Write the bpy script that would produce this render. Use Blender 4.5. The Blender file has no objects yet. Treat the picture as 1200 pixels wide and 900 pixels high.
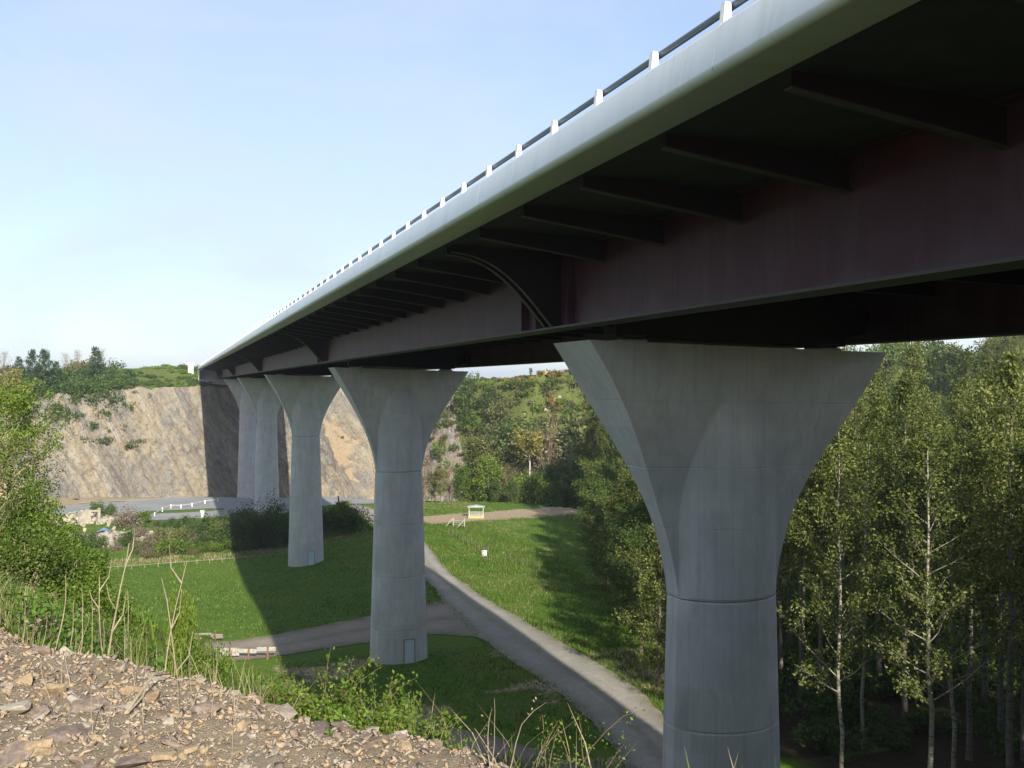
import bpy, bmesh, math, random
import numpy as np
from mathutils import Vector, Matrix
R = math.radians
SC = bpy.context.scene
COL = SC.collection
rng = np.random.default_rng(7)
random.seed(7)

# ------------------------------------------------------------------ frame of the place
# X runs across the bridge, Y along it, Z up; the photographer stands at (0, 0), eye at Z = 27
CZ = 27.0
FPX = 1165.0
TH = math.atan(400.0 / FPX)
CT, ST = math.cos(TH), math.sin(TH)
SUN_EL = R(27.0)
SUN_OFF = math.atan(0.06 * math.tan(SUN_EL))

def at(px, py, z):
    """point of the place seen at pixel (px, py) of the 1200 px photograph, z metres ahead"""
    xc = (px - 600.0) / FPX * z
    return Vector((xc * CT + z * ST, -xc * ST + z * CT, CZ + (447.0 - py) / FPX * z))

# ------------------------------------------------------------------ noise
def _h(i, j, seed):
    n = (i * 374761393 + j * 668265263 + seed * 1442695041).astype(np.int64) & 0x7fffffff
    n = ((n ^ (n >> 13)) * 1274126177) & 0x7fffffff
    return ((n ^ (n >> 16)) & 0xffff) / 65535.0

def vnoise(x, y, seed=0):
    x = np.asarray(x, float); y = np.asarray(y, float)
    i = np.floor(x).astype(np.int64); j = np.floor(y).astype(np.int64)
    fx = x - i; fy = y - j
    fx = fx * fx * (3 - 2 * fx); fy = fy * fy * (3 - 2 * fy)
    a = _h(i, j, seed); b = _h(i + 1, j, seed); c = _h(i, j + 1, seed); d = _h(i + 1, j + 1, seed)
    return (a * (1 - fx) + b * fx) * (1 - fy) + (c * (1 - fx) + d * fx) * fy

def fbm(x, y, seed=0, o=4):
    t = 0; a = .5; s = 0
    for k in range(o):
        t = t + a * vnoise(np.asarray(x) * 2 ** k, np.asarray(y) * 2 ** k, seed + k); s += a; a *= .5
    return t / s

def sstep(a, b, x):
    t = np.clip((np.asarray(x, float) - a) / (b - a), 0, 1)
    return t * t * (3 - 2 * t)

# ------------------------------------------------------------------ terrain
EDGE = [(-60, 110), (-35, 75), (-20, 52), (-10, 34), (-5.6, 20), (-2.7, 11.5), (-1.05, 7.0), (-.15, 6.5), (.55, 5.35), (1.3, 4.5), (3, 2.4), (10, -4), (30, -14), (80, -22), (300, -60)]
FOOT = [(-500, 190), (-120, 225), (-60, 248), (-34, 258), (-24, 265), (6, 280), (20, 286), (58, 309), (67, 302), (71, 270), (79, 240), (100, 215), (128, 180), (150, 130), (185, 60), (240, -60), (320, -300)]
F_W = [40, 40, 26, 16, 14, 12, 12, 12, 15, 36, 64, 78, 80, 80, 85, 90, 90]
F_T = [2, 1, 0, -3.5, -3.5, -1.6, -1.5, -1, 0, 1.5, 2.2, -2.0, 4, 19, 22, 22, 22]

def seg_dist(poly, x, y):
    best = np.full(x.shape, 1e18); sgn = np.ones(x.shape); par = np.zeros(x.shape)
    for k in range(len(poly) - 1):
        ax, ay = poly[k]; bx, by = poly[k + 1]
        dx, dy = bx - ax, by - ay
        t = np.clip(((x - ax) * dx + (y - ay) * dy) / (dx * dx + dy * dy), 0, 1)
        qx, qy = ax + t * dx, ay + t * dy
        d2 = (x - qx) ** 2 + (y - qy) ** 2
        m = d2 < best - 1e-9
        cr = dx * (y - ay) - dy * (x - ax)
        best = np.where(m, d2, best); par = np.where(m, k + t, par)
        sgn = np.where(m, np.where(cr >= 0, 1, -1), sgn)
    return np.sqrt(best) * sgn, par

def terr(l, s):
    l = np.asarray(l, float); s = np.asarray(s, float)
    shp = l.shape
    l = np.atleast_1d(l).ravel(); s = np.atleast_1d(s).ravel()
    fl = -25.2 - 2.9 * sstep(98, 150, s) * sstep(36, 16, l) - 1.8 * sstep(190, 225, s) * sstep(10, 40, l)
    fl = np.maximum(fl, -28.1)
    fl = fl + (fbm(l / 9, s / 9, 3) - .5) * .35
    dn, _ = seg_dist(EDGE, l, s)
    sl = -1.72 - .74 * np.maximum(dn, 0) + .03 * np.minimum(0, dn) * 0 + (fbm(l / 5, s / 5, 11) - .5) * np.clip(dn, 0, 6) * .35
    k = 3.0
    h = np.log(np.exp(np.clip((fl - sl) / k, -30, 30)) + 1) * k + sl      # smooth maximum
    h = np.where(dn < 0, -1.72, h)
    d, p = seg_dist(FOOT, l, s)
    idx = np.arange(len(FOOT))
    w = np.interp(p, idx, F_W); top = np.interp(p, idx, F_T)
    r = np.clip(d / w, 0, 1)
    hill = sstep(18, 40, w)
    prof = r * (1 - hill) + (r * .45 + .55 * r * r * (3 - 2 * r)) * hill
    rough = (fbm(l / 22, s / 22, 21) - .5) * 9 * hill * np.clip(d / 25, 0, 1)
    beyond = np.maximum(d - w, 0)
    bank = (5.2 + 2.4 * (fbm(l / 16, s / 16, 55) - .5)) * sstep(0, 26, beyond) * sstep(60, 8, l) * sstep(-110, -50, l)
    far = -1.0 + 3 * (fbm(l / 300, s / 300, 5) - .5)
    upper = (top + bank) * (1 - sstep(40, 320, beyond)) + far * sstep(40, 320, beyond)
    hh = h + (upper - h) * prof
    h = np.where(d > 0, hh + rough * (1 - sstep(0, 60, beyond)), h)
    return (h + CZ).reshape(shp)

def tz(x, y):
    return float(terr(np.array([x]), np.array([y]))[0])

def ground_at(px, py, zmin=22.0, zmax=900.0):
    """where the line of sight of a pixel meets the terrain"""
    z = zmin * (1.012 ** np.arange(int(math.log(zmax / zmin) / math.log(1.012))))
    xc = (px - 600.0) / FPX * z
    l = xc * CT + z * ST; s = -xc * ST + z * CT; h = CZ + (447.0 - py) / FPX * z
    below = np.nonzero(h <= terr(l, s))[0]
    k = below[0] if len(below) else len(z) - 1
    return Vector((l[k], s[k], tz(l[k], s[k])))

# ------------------------------------------------------------------ objects
def tag(o, label=None, cat=None, group=None, kind=None):
    if label: o['label'] = label
    if cat: o['category'] = cat
    if group: o['group'] = group
    if kind: o['kind'] = kind
    return o

def empty(name, label, cat, loc=(0, 0, 0), rz=0.0, group=None):
    o = bpy.data.objects.new(name, None); COL.objects.link(o)
    o.location = loc; o.rotation_euler = (0, 0, rz); o.empty_display_size = .2
    return tag(o, label, cat, group)

def link(name, me, mat=None, parent=None, loc=None):
    if mat is not None and len(me.materials) == 0:
        me.materials.append(mat)
    o = bpy.data.objects.new(name, me); COL.objects.link(o)
    if parent is not None: o.parent = parent
    if loc is not None: o.location = loc
    return o

def copy_tree(o, parent=None):
    c = o.copy(); COL.objects.link(c)
    if parent is not None: c.parent = parent
    for ch in list(o.children):
        copy_tree(ch, c)
    return c

def np_mesh(name, V, F, smooth=False, mat_idx=None):
    """V (n,3), F (m,k) all faces of one size"""
    me = bpy.data.meshes.new(name)
    V = np.ascontiguousarray(V, np.float32); F = np.ascontiguousarray(F, np.int32)
    n, k = F.shape
    me.vertices.add(len(V)); me.vertices.foreach_set('co', V.ravel())
    me.loops.add(n * k); me.loops.foreach_set('vertex_index', F.ravel())
    me.polygons.add(n)
    me.polygons.foreach_set('loop_start', np.arange(0, n * k, k, dtype=np.int32))
    if smooth: me.polygons.foreach_set('use_smooth', np.ones(n, bool))
    if mat_idx is not None: me.polygons.foreach_set('material_index', np.asarray(mat_idx, np.int32))
    me.update(calc_edges=True)
    return me

class MB:
    """collects boxes, tubes, prisms and lofts into ONE mesh"""
    def __init__(s): s.v = []; s.f = []; s.m = []
    def add(s, vs, fs, m=0):
        b = len(s.v); s.v += [tuple(p) for p in vs]
        for f in fs: s.f.append([b + i for i in f]); s.m.append(m)
    def box(s, x0, x1, y0, y1, z0, z1, m=0):
        vs = [(x, y, z) for z in (z0, z1) for y in (y0, y1) for x in (x0, x1)]
        s.add(vs, [(0, 2, 3, 1), (4, 5, 7, 6), (0, 1, 5, 4), (2, 6, 7, 3), (0, 4, 6, 2), (1, 3, 7, 5)], m)
    def obox(s, M, sx, sy, sz, m=0):
        vs = [M @ Vector((x * sx / 2, y * sy / 2, z * sz / 2)) for z in (-1, 1) for y in (-1, 1) for x in (-1, 1)]
        s.add(vs, [(0, 2, 3, 1), (4, 5, 7, 6), (0, 1, 5, 4), (2, 6, 7, 3), (0, 4, 6, 2), (1, 3, 7, 5)], m)
    def prism_y(s, pts, y0, y1, m=0):
        """pts: (x, z) counter-clockwise seen from -y"""
        n = len(pts)
        vs = [(x, y0, z) for x, z in pts] + [(x, y1, z) for x, z in pts]
        fs = [tuple(range(n)), tuple(range(2 * n - 1, n - 1, -1))]
        fs += [(i, i + n, (i + 1) % n + n, (i + 1) % n) for i in range(n)]
        s.add(vs, fs, m)
    def tube(s, pts, rad, n=6, m=0, cap=True):
        pts = [Vector(p) for p in pts]
        if not hasattr(rad, '__len__'): rad = [rad] * len(pts)
        rings = []; up = Vector((.13, .31, .94)).normalized()
        for i, p in enumerate(pts):
            t = (pts[min(i + 1, len(pts) - 1)] - pts[max(i - 1, 0)])
            t = t.normalized() if t.length > 1e-9 else Vector((0, 0, 1))
            a = t.cross(up)
            if a.length < .05: a = t.cross(Vector((1, 0, 0)))
            a.normalize(); b = t.cross(a)
            rings.append([p + (a * math.cos(2 * math.pi * k / n) + b * math.sin(2 * math.pi * k / n)) * rad[i] for k in range(n)])
        vs = [q for r in rings for q in r]
        fs = [(i * n + k, i * n + (k + 1) % n, (i + 1) * n + (k + 1) % n, (i + 1) * n + k) for i in range(len(pts) - 1) for k in range(n)]
        if cap: fs += [tuple(range(n - 1, -1, -1)), tuple(range((len(pts) - 1) * n, len(pts) * n))]
        s.add(vs, fs, m)
    def loft(s, rings, m=0, caps=True):
        n = len(rings[0]); vs = [q for r in rings for q in r]
        fs = [(i * n + k, i * n + (k + 1) % n, (i + 1) * n + (k + 1) % n, (i + 1) * n + k) for i in range(len(rings) - 1) for k in range(n)]
        if caps: fs += [tuple(range(n - 1, -1, -1)), tuple(range((len(rings) - 1) * n, len(rings) * n))]
        s.add(vs, fs, m)
    def mesh(s, name, mats, smooth=None):
        me = bpy.data.meshes.new(name)
        me.from_pydata([tuple(p) for p in s.v], [], s.f)
        if not isinstance(mats, (list, tuple)): mats = [mats]
        for m in mats: me.materials.append(m)
        me.polygons.foreach_set('material_index', s.m)
        bm = bmesh.new(); bm.from_mesh(me); bmesh.ops.recalc_face_normals(bm, faces=bm.faces[:]); bm.to_mesh(me); bm.free()
        if smooth is not None:
            me.polygons.foreach_set('use_smooth', [True] * len(me.polygons))
            me.set_sharp_from_angle(angle=R(smooth))
        me.update()
        return me
    def build(s, name, mats, parent=None, smooth=None, loc=None):
        return link(name, s.mesh(name, mats, smooth), None, parent, loc)

# ------------------------------------------------------------------ materials
class NT:
    def __init__(s, name):
        s.mat = bpy.data.materials.new(name); s.mat.use_nodes = True
        s.t = s.mat.node_tree; s.n = s.t.nodes; s.n.clear()
        s.out = s.n.new('ShaderNodeOutputMaterial')
    def new(s, t, **kw):
        nd = s.n.new(t)
        for k, v in kw.items(): setattr(nd, k, v)
        return nd
    def l(s, a, b): s.t.links.new(a, b)
    def coords(s, scale=(1, 1, 1), rot=(0, 0, 0), kind='Object'):
        tc = s.new('ShaderNodeTexCoord'); mp = s.new('ShaderNodeMapping')
        mp.inputs['Scale'].default_value = scale; mp.inputs['Rotation'].default_value = rot
        s.l(tc.outputs[kind], mp.inputs['Vector']); return mp.outputs[0]
    def noise(s, vec, scale, detail=5, rough=.55, dist=0.0):
        nd = s.new('ShaderNodeTexNoise'); nd.inputs['Scale'].default_value = scale
        nd.inputs['Detail'].default_value = detail; nd.inputs['Roughness'].default_value = rough
        nd.inputs['Distortion'].default_value = dist
        if vec is not None: s.l(vec, nd.inputs['Vector'])
        return nd.outputs['Fac']
    def ramp(s, fac, stops, interp='LINEAR'):
        nd = s.new('ShaderNodeValToRGB'); cr = nd.color_ramp; cr.interpolation = interp
        while len(cr.elements) < len(stops): cr.elements.new(.5)
        for e, (p, c) in zip(cr.elements, stops):
            e.position = p; e.color = (c, c, c, 1) if not hasattr(c, '__len__') else (*c[:3], 1)
        s.l(fac, nd.inputs['Fac']); return nd.outputs['Color']
    def mix(s, fac, a, b, mode='MIX'):
        nd = s.new('ShaderNodeMix', data_type='RGBA', blend_type=mode)
        for i, v in ((0, fac), (6, a), (7, b)):
            if isinstance(v, (int, float)): nd.inputs[i].default_value = v
            elif isinstance(v, tuple): nd.inputs[i].default_value = (*v[:3], 1)
            else: s.l(v, nd.inputs[i])
        return nd.outputs[2]
    def math(s, op, a, b=0.0, clamp=False):
        nd = s.new('ShaderNodeMath', operation=op); nd.use_clamp = clamp
        for i, v in ((0, a), (1, b)):
            if isinstance(v, (int, float)): nd.inputs[i].default_value = v
            else: s.l(v, nd.inputs[i])
        return nd.outputs[0]
    def bump(s, h, strength=.4, dist=.05, normal=None):
        nd = s.new('ShaderNodeBump'); nd.inputs['Strength'].default_value = strength; nd.inputs['Distance'].default_value = dist
        s.l(h, nd.inputs['Height'])
        if normal is not None: s.l(normal, nd.inputs['Normal'])
        return nd.outputs[0]
    def principled(s, col, rough=.8, metal=0.0, normal=None, spec=.4):
        nd = s.new('ShaderNodeBsdfPrincipled')
        for k, v in (('Base Color', col), ('Roughness', rough), ('Metallic', metal), ('Specular IOR Level', spec)):
            if isinstance(v, tuple): nd.inputs[k].default_value = (*v[:3], 1)
            elif isinstance(v, (int, float)): nd.inputs[k].default_value = v
            else: s.l(v, nd.inputs[k])
        if normal is not None: s.l(normal, nd.inputs['Normal'])
        s.l(nd.outputs[0], s.out.inputs['Surface']); return nd

def m_simple(name, c, rough=.7, metal=0.0, var=.25, scale=6.0, bump=.15, spec=.4):
    t = NT(name); v = t.coords()
    n = t.noise(v, scale, 6)
    lo = tuple(x * (1 - var) for x in c); hi = tuple(min(1, x * (1 + var)) for x in c)
    t.principled(t.ramp(n, [(.3, lo), (.7, hi)]), rough, metal, t.bump(n, bump, .02), spec)
    return t.mat

def m_leaf(name, dark, mid, light, transl=.35, clump=.5, rnd=.6):
    """leaf colour varies from leaf to leaf and from branch to branch"""
    t = NT(name)
    geo = t.new('ShaderNodeNewGeometry'); oi = t.new('ShaderNodeObjectInfo')
    v = t.coords()
    n = t.noise(v, clump, 3)
    f = t.math('ADD', t.math('MULTIPLY', geo.outputs['Random Per Island'], rnd), t.math('MULTIPLY', n, .7))
    f = t.math('ADD', f, t.math('MULTIPLY', t.math('SUBTRACT', oi.outputs['Random'], .5), .25))
    c = t.ramp(f, [(.2, dark), (.6, mid), (1.0, light)])
    d = t.new('ShaderNodeBsdfPrincipled'); t.l(c, d.inputs['Base Color']); d.inputs['Roughness'].default_value = .55
    d.inputs['Specular IOR Level'].default_value = .3
    tr = t.new('ShaderNodeBsdfTranslucent'); t.l(t.mix(1.0, c, (1.15, 1.1, .55), 'MULTIPLY'), tr.inputs['Color'])
    ms = t.new('ShaderNodeMixShader'); ms.inputs[0].default_value = transl
    t.l(d.outputs[0], ms.inputs[1]); t.l(tr.outputs[0], ms.inputs[2]); t.l(ms.outputs[0], t.out.inputs['Surface'])
    return t.mat

def m_concrete():
    t = NT('board_marked_concrete')
    v = t.coords()
    big = t.noise(v, .55, 6, .6); fine = t.noise(v, 9, 5, .65)
    streak = t.noise(t.coords((2.6, 2.6, .12)), 1.6, 5, .6)
    board = t.noise(t.coords((16, 16, .05)), 1.0, 2, .4)
    c = t.ramp(big, [(.25, (.52, .51, .49)), (.55, (.63, .62, .60)), (.8, (.70, .685, .66))])
    c = t.mix(t.ramp(streak, [(.5, 0.0), (.78, .5)]), c, (.29, .29, .29))
    c = t.mix(.22, c, t.ramp(board, [(.3, (.32, .32, .33)), (.7, (.50, .50, .50))]))
    tc = t.new('ShaderNodeTexCoord'); sx = t.new('ShaderNodeSeparateXYZ'); t.l(tc.outputs['Object'], sx.inputs[0])
    lift = t.math('FLOOR', t.math('DIVIDE', t.math('ADD', sx.outputs['Z'], 1.3), 2.36)); col_ = t.math('FLOOR', t.math('DIVIDE', t.math('ADD', sx.outputs['X'], 1.05), 2.1))
    cv = t.new('ShaderNodeCombineXYZ'); t.l(lift, cv.inputs[0]); t.l(col_, cv.inputs[1])
    wn = t.new('ShaderNodeTexWhiteNoise'); wn.noise_dimensions = '2D'; t.l(cv.outputs[0], wn.inputs['Vector'])
    c = t.mix(t.math('MULTIPLY', wn.outputs['Value'], .26), c, (.37, .365, .355))
    blot = t.noise(t.coords((1, 1, .5)), 1.1, 7, .7, .4)
    c = t.mix(t.ramp(blot, [(.50, 0.0), (.70, .45)]), c, (.36, .35, .33))
    hole = t.new('ShaderNodeTexVoronoi'); hole.inputs['Scale'].default_value = 2.3; t.l(v, hole.inputs['Vector'])
    c = t.mix(t.ramp(hole.outputs['Distance'], [(.035, .55), (.06, 0.0)]), c, (.15, .15, .15))
    h = t.math('ADD', t.math('MULTIPLY', fine, .6), t.math('MULTIPLY', board, .5))
    t.principled(c, .82, 0, t.bump(h, .2, .015), .3)
    return t.mat

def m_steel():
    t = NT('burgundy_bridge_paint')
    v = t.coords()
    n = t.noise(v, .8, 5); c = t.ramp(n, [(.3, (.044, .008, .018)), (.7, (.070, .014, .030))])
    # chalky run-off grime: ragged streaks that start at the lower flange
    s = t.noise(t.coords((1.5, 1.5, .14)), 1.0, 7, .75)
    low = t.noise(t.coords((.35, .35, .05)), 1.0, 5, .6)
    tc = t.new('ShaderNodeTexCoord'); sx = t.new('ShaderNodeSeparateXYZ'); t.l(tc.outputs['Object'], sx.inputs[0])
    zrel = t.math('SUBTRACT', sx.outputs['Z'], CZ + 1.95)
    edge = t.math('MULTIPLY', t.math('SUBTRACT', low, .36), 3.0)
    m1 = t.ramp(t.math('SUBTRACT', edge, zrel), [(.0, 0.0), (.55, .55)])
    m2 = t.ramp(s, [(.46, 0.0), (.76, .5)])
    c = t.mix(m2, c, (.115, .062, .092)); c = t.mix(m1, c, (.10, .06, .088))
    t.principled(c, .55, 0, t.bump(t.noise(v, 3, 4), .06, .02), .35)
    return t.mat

def m_cliff():
    t = NT('quarried_rock')
    # strata dip steeply to the right when one faces the cliff
    v = t.coords((1, 1, 1), (0, R(30), 0))
    mp = t.new('ShaderNodeMapping'); mp.inputs['Scale'].default_value = (.15, .08, .022); t.l(v, mp.inputs['Vector'])
    strata = t.noise(mp.outputs[0], 1.0, 7, .62, .5)
    mp2 = t.new('ShaderNodeMapping'); mp2.inputs['Scale'].default_value = (.85, .6, .28); t.l(v, mp2.inputs['Vector'])
    fine = t.noise(mp2.outputs[0], 1.0, 9, .72, 1.2)
    big = t.noise(t.coords(), .07, 5, .6); iso = t.noise(t.coords(), .9, 8, .75, .4)
    c = t.ramp(strata, [(.30, (.40, .385, .355)), (.39, (.16, .15, .145)), (.43, (.40, .32, .22)), (.47, (.20, .185, .175)), (.51, (.36, .33, .28)), (.55, (.46, .37, .25)), (.585, (.33, .25, .165)), (.62, (.50, .475, .43)), (.68, (.22, .20, .185)), (.74, (.47, .38, .26))])
    c = t.mix(t.ramp(big, [(.47, 0.0), (.60, .45)]), c, (.45, .37, .255))
    c = t.mix(t.ramp(big, [(.36, .45), (.45, 0.0)]), c, (.24, .22, .21))
    c = t.mix(t.ramp(fine, [(.32, .6), (.46, 0.0)]), c, (.15, .14, .12))
    c = t.mix(t.ramp(iso, [(.38, .75), (.46, 0.0)]), c, (.13, .12, .108))
    c = t.mix(t.ramp(iso, [(.58, 0.0), (.68, .55)]), c, (.56, .52, .45))
    c = t.mix(.16, c, (.42, .385, .32))
    moss = t.noise(t.coords(), .35, 6, .7)
    c = t.mix(t.ramp(moss, [(.66, 0.0), (.74, .7)]), c, (.10, .12, .04))
    t.principled(c, .9, 0, t.bump(t.math('ADD', t.math('ADD', fine, strata), iso), 1.0, 1.1), .2)
    return t.mat

def m_ground():
    """grass, bare earth (zone R), leaf litter (zone G) and dry scrub (zone B)"""
    t = NT('valley_ground')
    v = t.coords()
    a = t.new('ShaderNodeVertexColor', layer_name='zone'); sp = t.new('ShaderNodeSeparateColor'); t.l(a.outputs['Color'], sp.inputs[0])
    n1 = t.noise(v, .09, 5, .6); n2 = t.noise(v, 1.7, 6, .7); n3 = t.noise(v, .45, 4, .6)
    g = t.ramp(n2, [(.25, (.044, .082, .010)), (.5, (.068, .138, .014)), (.8, (.115, .19, .027))])
    g = t.mix(t.ramp(n1, [(.4, 0.0), (.65, .55)]), g, (.13, .165, .028))
    g = t.mix(t.ramp(n3, [(.54, 0.0), (.74, .6)]), g, (.125, .118, .045))
    e = t.ramp(n2, [(.25, (.22, .165, .10)), (.7, (.42, .33, .225))])
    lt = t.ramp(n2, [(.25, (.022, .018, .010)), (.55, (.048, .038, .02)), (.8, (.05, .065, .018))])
    sc = t.ramp(n2, [(.2, (.045, .075, .018)), (.5, (.095, .12, .03)), (.8, (.19, .17, .06))])
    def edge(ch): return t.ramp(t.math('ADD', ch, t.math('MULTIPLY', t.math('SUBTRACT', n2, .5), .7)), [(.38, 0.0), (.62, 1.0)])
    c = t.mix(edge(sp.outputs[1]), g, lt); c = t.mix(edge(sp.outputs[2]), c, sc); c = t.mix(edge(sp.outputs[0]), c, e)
    t.principled(c, .95, 0, t.bump(t.math('ADD', n2, n3), .7, .25), .1)
    return t.mat

def m_gravel(name, lo, hi, scale=3.0, bump=.4, ruts=None):
    t = NT(name); v = t.coords()
    n = t.noise(v, scale, 8, .75); b = t.noise(v, .16, 4); fine = t.noise(v, scale * 8, 3)
    c = t.ramp(n, [(.25, lo), (.75, hi)])
    c = t.mix(t.ramp(b, [(.4, 0.0), (.7, .45)]), c, tuple(x * .72 for x in lo))
    c = t.mix(t.ramp(fine, [(.3, .3), (.6, 0.0)]), c, tuple(x * .6 for x in lo))
    if ruts:                                    # wheel tracks worn pale, weedy crown and verges between them
        at_ = t.new('ShaderNodeAttribute'); at_.attribute_name = 'across'
        w_ = t.math('ADD', at_.outputs['Fac'], t.math('MULTIPLY', t.math('SUBTRACT', b, .5), .16))
        band = t.ramp(w_, [(.0, 1.0), (.09, .75), (.20, .15), (.30, 0.0), (.40, .15), (.48, .62), (.54, .62), (.62, .15), (.70, 0.0), (.80, .15), (.92, .75), (1.0, 1.0)])
        patchy = t.ramp(t.math('ADD', n, t.math('MULTIPLY', t.noise(v, .7, 5, .7), .8)), [(.70, 0.0), (1.05, 1.0)])
        c = t.mix(t.math('MULTIPLY', t.math('MULTIPLY', band, patchy), .9), c, ruts)
    t.principled(c, .93, 0, t.bump(t.math('ADD', n, fine), bump, .05), .15)
    return t.mat

def m_bark(name, lo, hi, dark, amt):
    t = NT(name)
    n = t.noise(t.coords((3, 3, 1.2)), 2.0, 6, .7); s = t.noise(t.coords((1.5, 1.5, 6)), 1.4, 4, .6)
    c = t.ramp(n, [(.3, lo), (.7, hi)])
    c = t.mix(t.ramp(s, [(.5, 0.0), (.65, amt)]), c, dark)
    t.principled(c, .85, 0, t.bump(n, .5, .03), .2)
    return t.mat

def m_stone(name, a, b, c3):
    t = NT(name); v = t.coords(); oi = t.new('ShaderNodeObjectInfo')
    vv = t.new('ShaderNodeVectorMath', operation='ADD'); t.l(v, vv.inputs[0]); t.l(oi.outputs['Location'], vv.inputs[1])
    n = t.noise(vv.outputs[0], 5, 7, .65); f = t.noise(vv.outputs[0], 30, 4, .7)
    c = t.ramp(n, [(.3, a), (.55, b), (.75, c3)])
    c = t.mix(t.ramp(f, [(.35, .35), (.55, 0.0)]), c, tuple(x * .5 for x in a))
    t.principled(c, .88, 0, t.bump(t.math('ADD', n, t.math('MULTIPLY', f, .4)), .5, .02), .25)
    return t.mat

M = {}
M['concrete'] = m_concrete()
M['steel'] = m_steel()
M['steel_dark'] = m_simple('shaded_steel_paint', (.018, .009, .011), .6, 0, .2, 3)  # bridge steel darkened in its colour to stand for the shade under the deck
M['flange'] = m_simple('lit_flange_paint', (.075, .064, .054), .6, 0, .25, 2)  # paler than the other steel to imitate light bounced onto the flange undersides
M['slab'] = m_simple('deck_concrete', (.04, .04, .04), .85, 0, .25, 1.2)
def m_cornice():
    t = NT('pale_grey_cornice_paint'); n = t.noise(t.coords(), .5, 4); st = t.noise(t.coords((.2, 2.2, .25)), 1.0, 6, .65)
    c = t.ramp(n, [(.3, (.64, .67, .68)), (.7, (.70, .73, .74))]); c = t.mix(t.ramp(st, [(.52, 0.0), (.78, .35)]), c, (.36, .375, .36))
    t.principled(c, t.ramp(n, [(.3, .32), (.7, .45)]), .1, t.bump(n, .03, .02), .5); return t.mat
M['cornice'] = m_cornice()
M['post'] = m_simple('white_post_paint', (.74, .74, .72), .6, 0, .06, 3)
M['galv'] = m_simple('galvanised_steel', (.55, .56, .56), .5, .2, .1, 5, .03)
M['rail'] = m_simple('dark_rail_paint', (.10, .125, .15), .45, .2, .1, 3, .03)
M['rubber'] = m_simple('bearing_rubber', (.04, .04, .042), .7)
M['door'] = m_simple('pale_blue_door_paint', (.56, .64, .69), .5, .1, .06, 2, .03)
M['frame'] = m_simple('door_frame_grey', (.27, .27, .27), .8)  # plain even grey of the door frames
M['cliff'] = m_cliff()
M['ground'] = m_ground()
M['road'] = m_gravel('stone_dust_road', (.25, .23, .20), (.43, .40, .35), 1.3, .4, (.14, .135, .065))
M['track'] = m_gravel('earth_track', (.23, .19, .15), (.38, .33, .27), 1.6, .4, (.12, .115, .055))
M['yard'] = m_gravel('worn_grey_asphalt', (.24, .245, .25), (.34, .34, .335), .8, .15)
M['rubble'] = m_gravel('shaly_rubble_earth', (.33, .26, .18), (.54, .445, .32), 18.0, .9)
M['birch'] = m_bark('pale_birch_bark', (.11, .10, .08), (.24, .22, .18), (.07, .06, .05), .85)
M['bark'] = m_bark('grey_brown_bark', (.10, .08, .06), (.22, .18, .13), (.05, .04, .03), .4)
M['dry'] = m_bark('dry_bleached_stem', (.26, .21, .14), (.44, .37, .26), (.15, .11, .07), .5)
M['twig'] = m_bark('brown_twig_bark', (.12, .08, .05), (.24, .17, .10), (.06, .04, .03), .4)
M['leaf_wood'] = m_leaf('poplar_leaf', (.030, .050, .008), (.090, .120, .020), (.27, .29, .085), .35)
M['leaf_mid'] = m_leaf('bush_leaf', (.022, .050, .010), (.055, .105, .018), (.12, .17, .04), .30)
M['leaf_bright'] = m_leaf('spring_leaf', (.05, .10, .012), (.12, .20, .022), (.24, .31, .05), .40)
M['leaf_hedge'] = m_leaf('hedge_leaf', (.032, .068, .010), (.080, .135, .020), (.17, .22, .045), .35)
M['leaf_olive'] = m_leaf('olive_leaf', (.055, .068, .020), (.125, .135, .040), (.22, .22, .08), .30)
M['leaf_gold'] = m_leaf('golden_young_leaf', (.14, .13, .03), (.25, .23, .06), (.36, .32, .11), .40)
M['leaf_pine'] = m_leaf('dark_needle', (.015, .035, .012), (.035, .068, .022), (.07, .11, .04), .15)
M['leaf_brown'] = m_leaf('bare_twig_haze', (.10, .075, .05), (.18, .14, .10), (.27, .22, .16), .15)
M['leaf_gorse'] = m_leaf('gorse_in_flower', (.07, .075, .02), (.20, .15, .03), (.42, .27, .04), .25)
M['grass'] = m_leaf('grass_blade', (.042, .092, .009), (.088, .165, .018), (.17, .245, .04), .35, .25)
M['grass_dry'] = m_leaf('dry_grass_blade', (.19, .15, .075), (.33, .27, .14), (.48, .41, .25), .3, .6)
M['weed'] = m_leaf('weed_leaf', (.035, .085, .010), (.085, .17, .02), (.18, .27, .05), .4, 2.0)
M['wood_white'] = m_simple('weathered_white_board', (.34, .325, .29), .85, 0, .3, 5, .3)
M['wood_red'] = m_simple('red_brown_post', (.22, .10, .06), .85, 0, .3, 5, .3)
M['wood'] = m_simple('grey_fence_wood', (.34, .29, .22), .9, 0, .3, 5, .3)
M['rust'] = m_simple('rusty_iron', (.16, .055, .035), .8, .1, .3, 5, .3)
M['white'] = m_simple('white_paint', (.78, .78, .76), .6, 0, .05, 2, .05)
M['asph'] = m_simple('deck_asphalt', (.06, .06, .062), .9, 0, .2, 6)
M['tin'] = m_simple('grey_tin_roof', (.48, .50, .51), .45, .4, .1, 2, .1)
M['tarp'] = m_simple('blue_tarpaulin', (.12, .18, .26), .5, 0, .2, 3, .2)
M['hay'] = m_simple('straw', (.48, .38, .16), .9, 0, .3, 6, .4)
M['render'] = m_simple('pale_old_plaster', (.34, .30, .235), .9, 0, .25, 1.5, .3)
M['st_purple'] = m_stone('purple_slate', (.14, .10, .08), (.24, .185, .145), (.34, .275, .22))
M['st_ochre'] = m_stone('ochre_shale', (.26, .18, .10), (.39, .29, .18), (.47, .37, .25))
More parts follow.
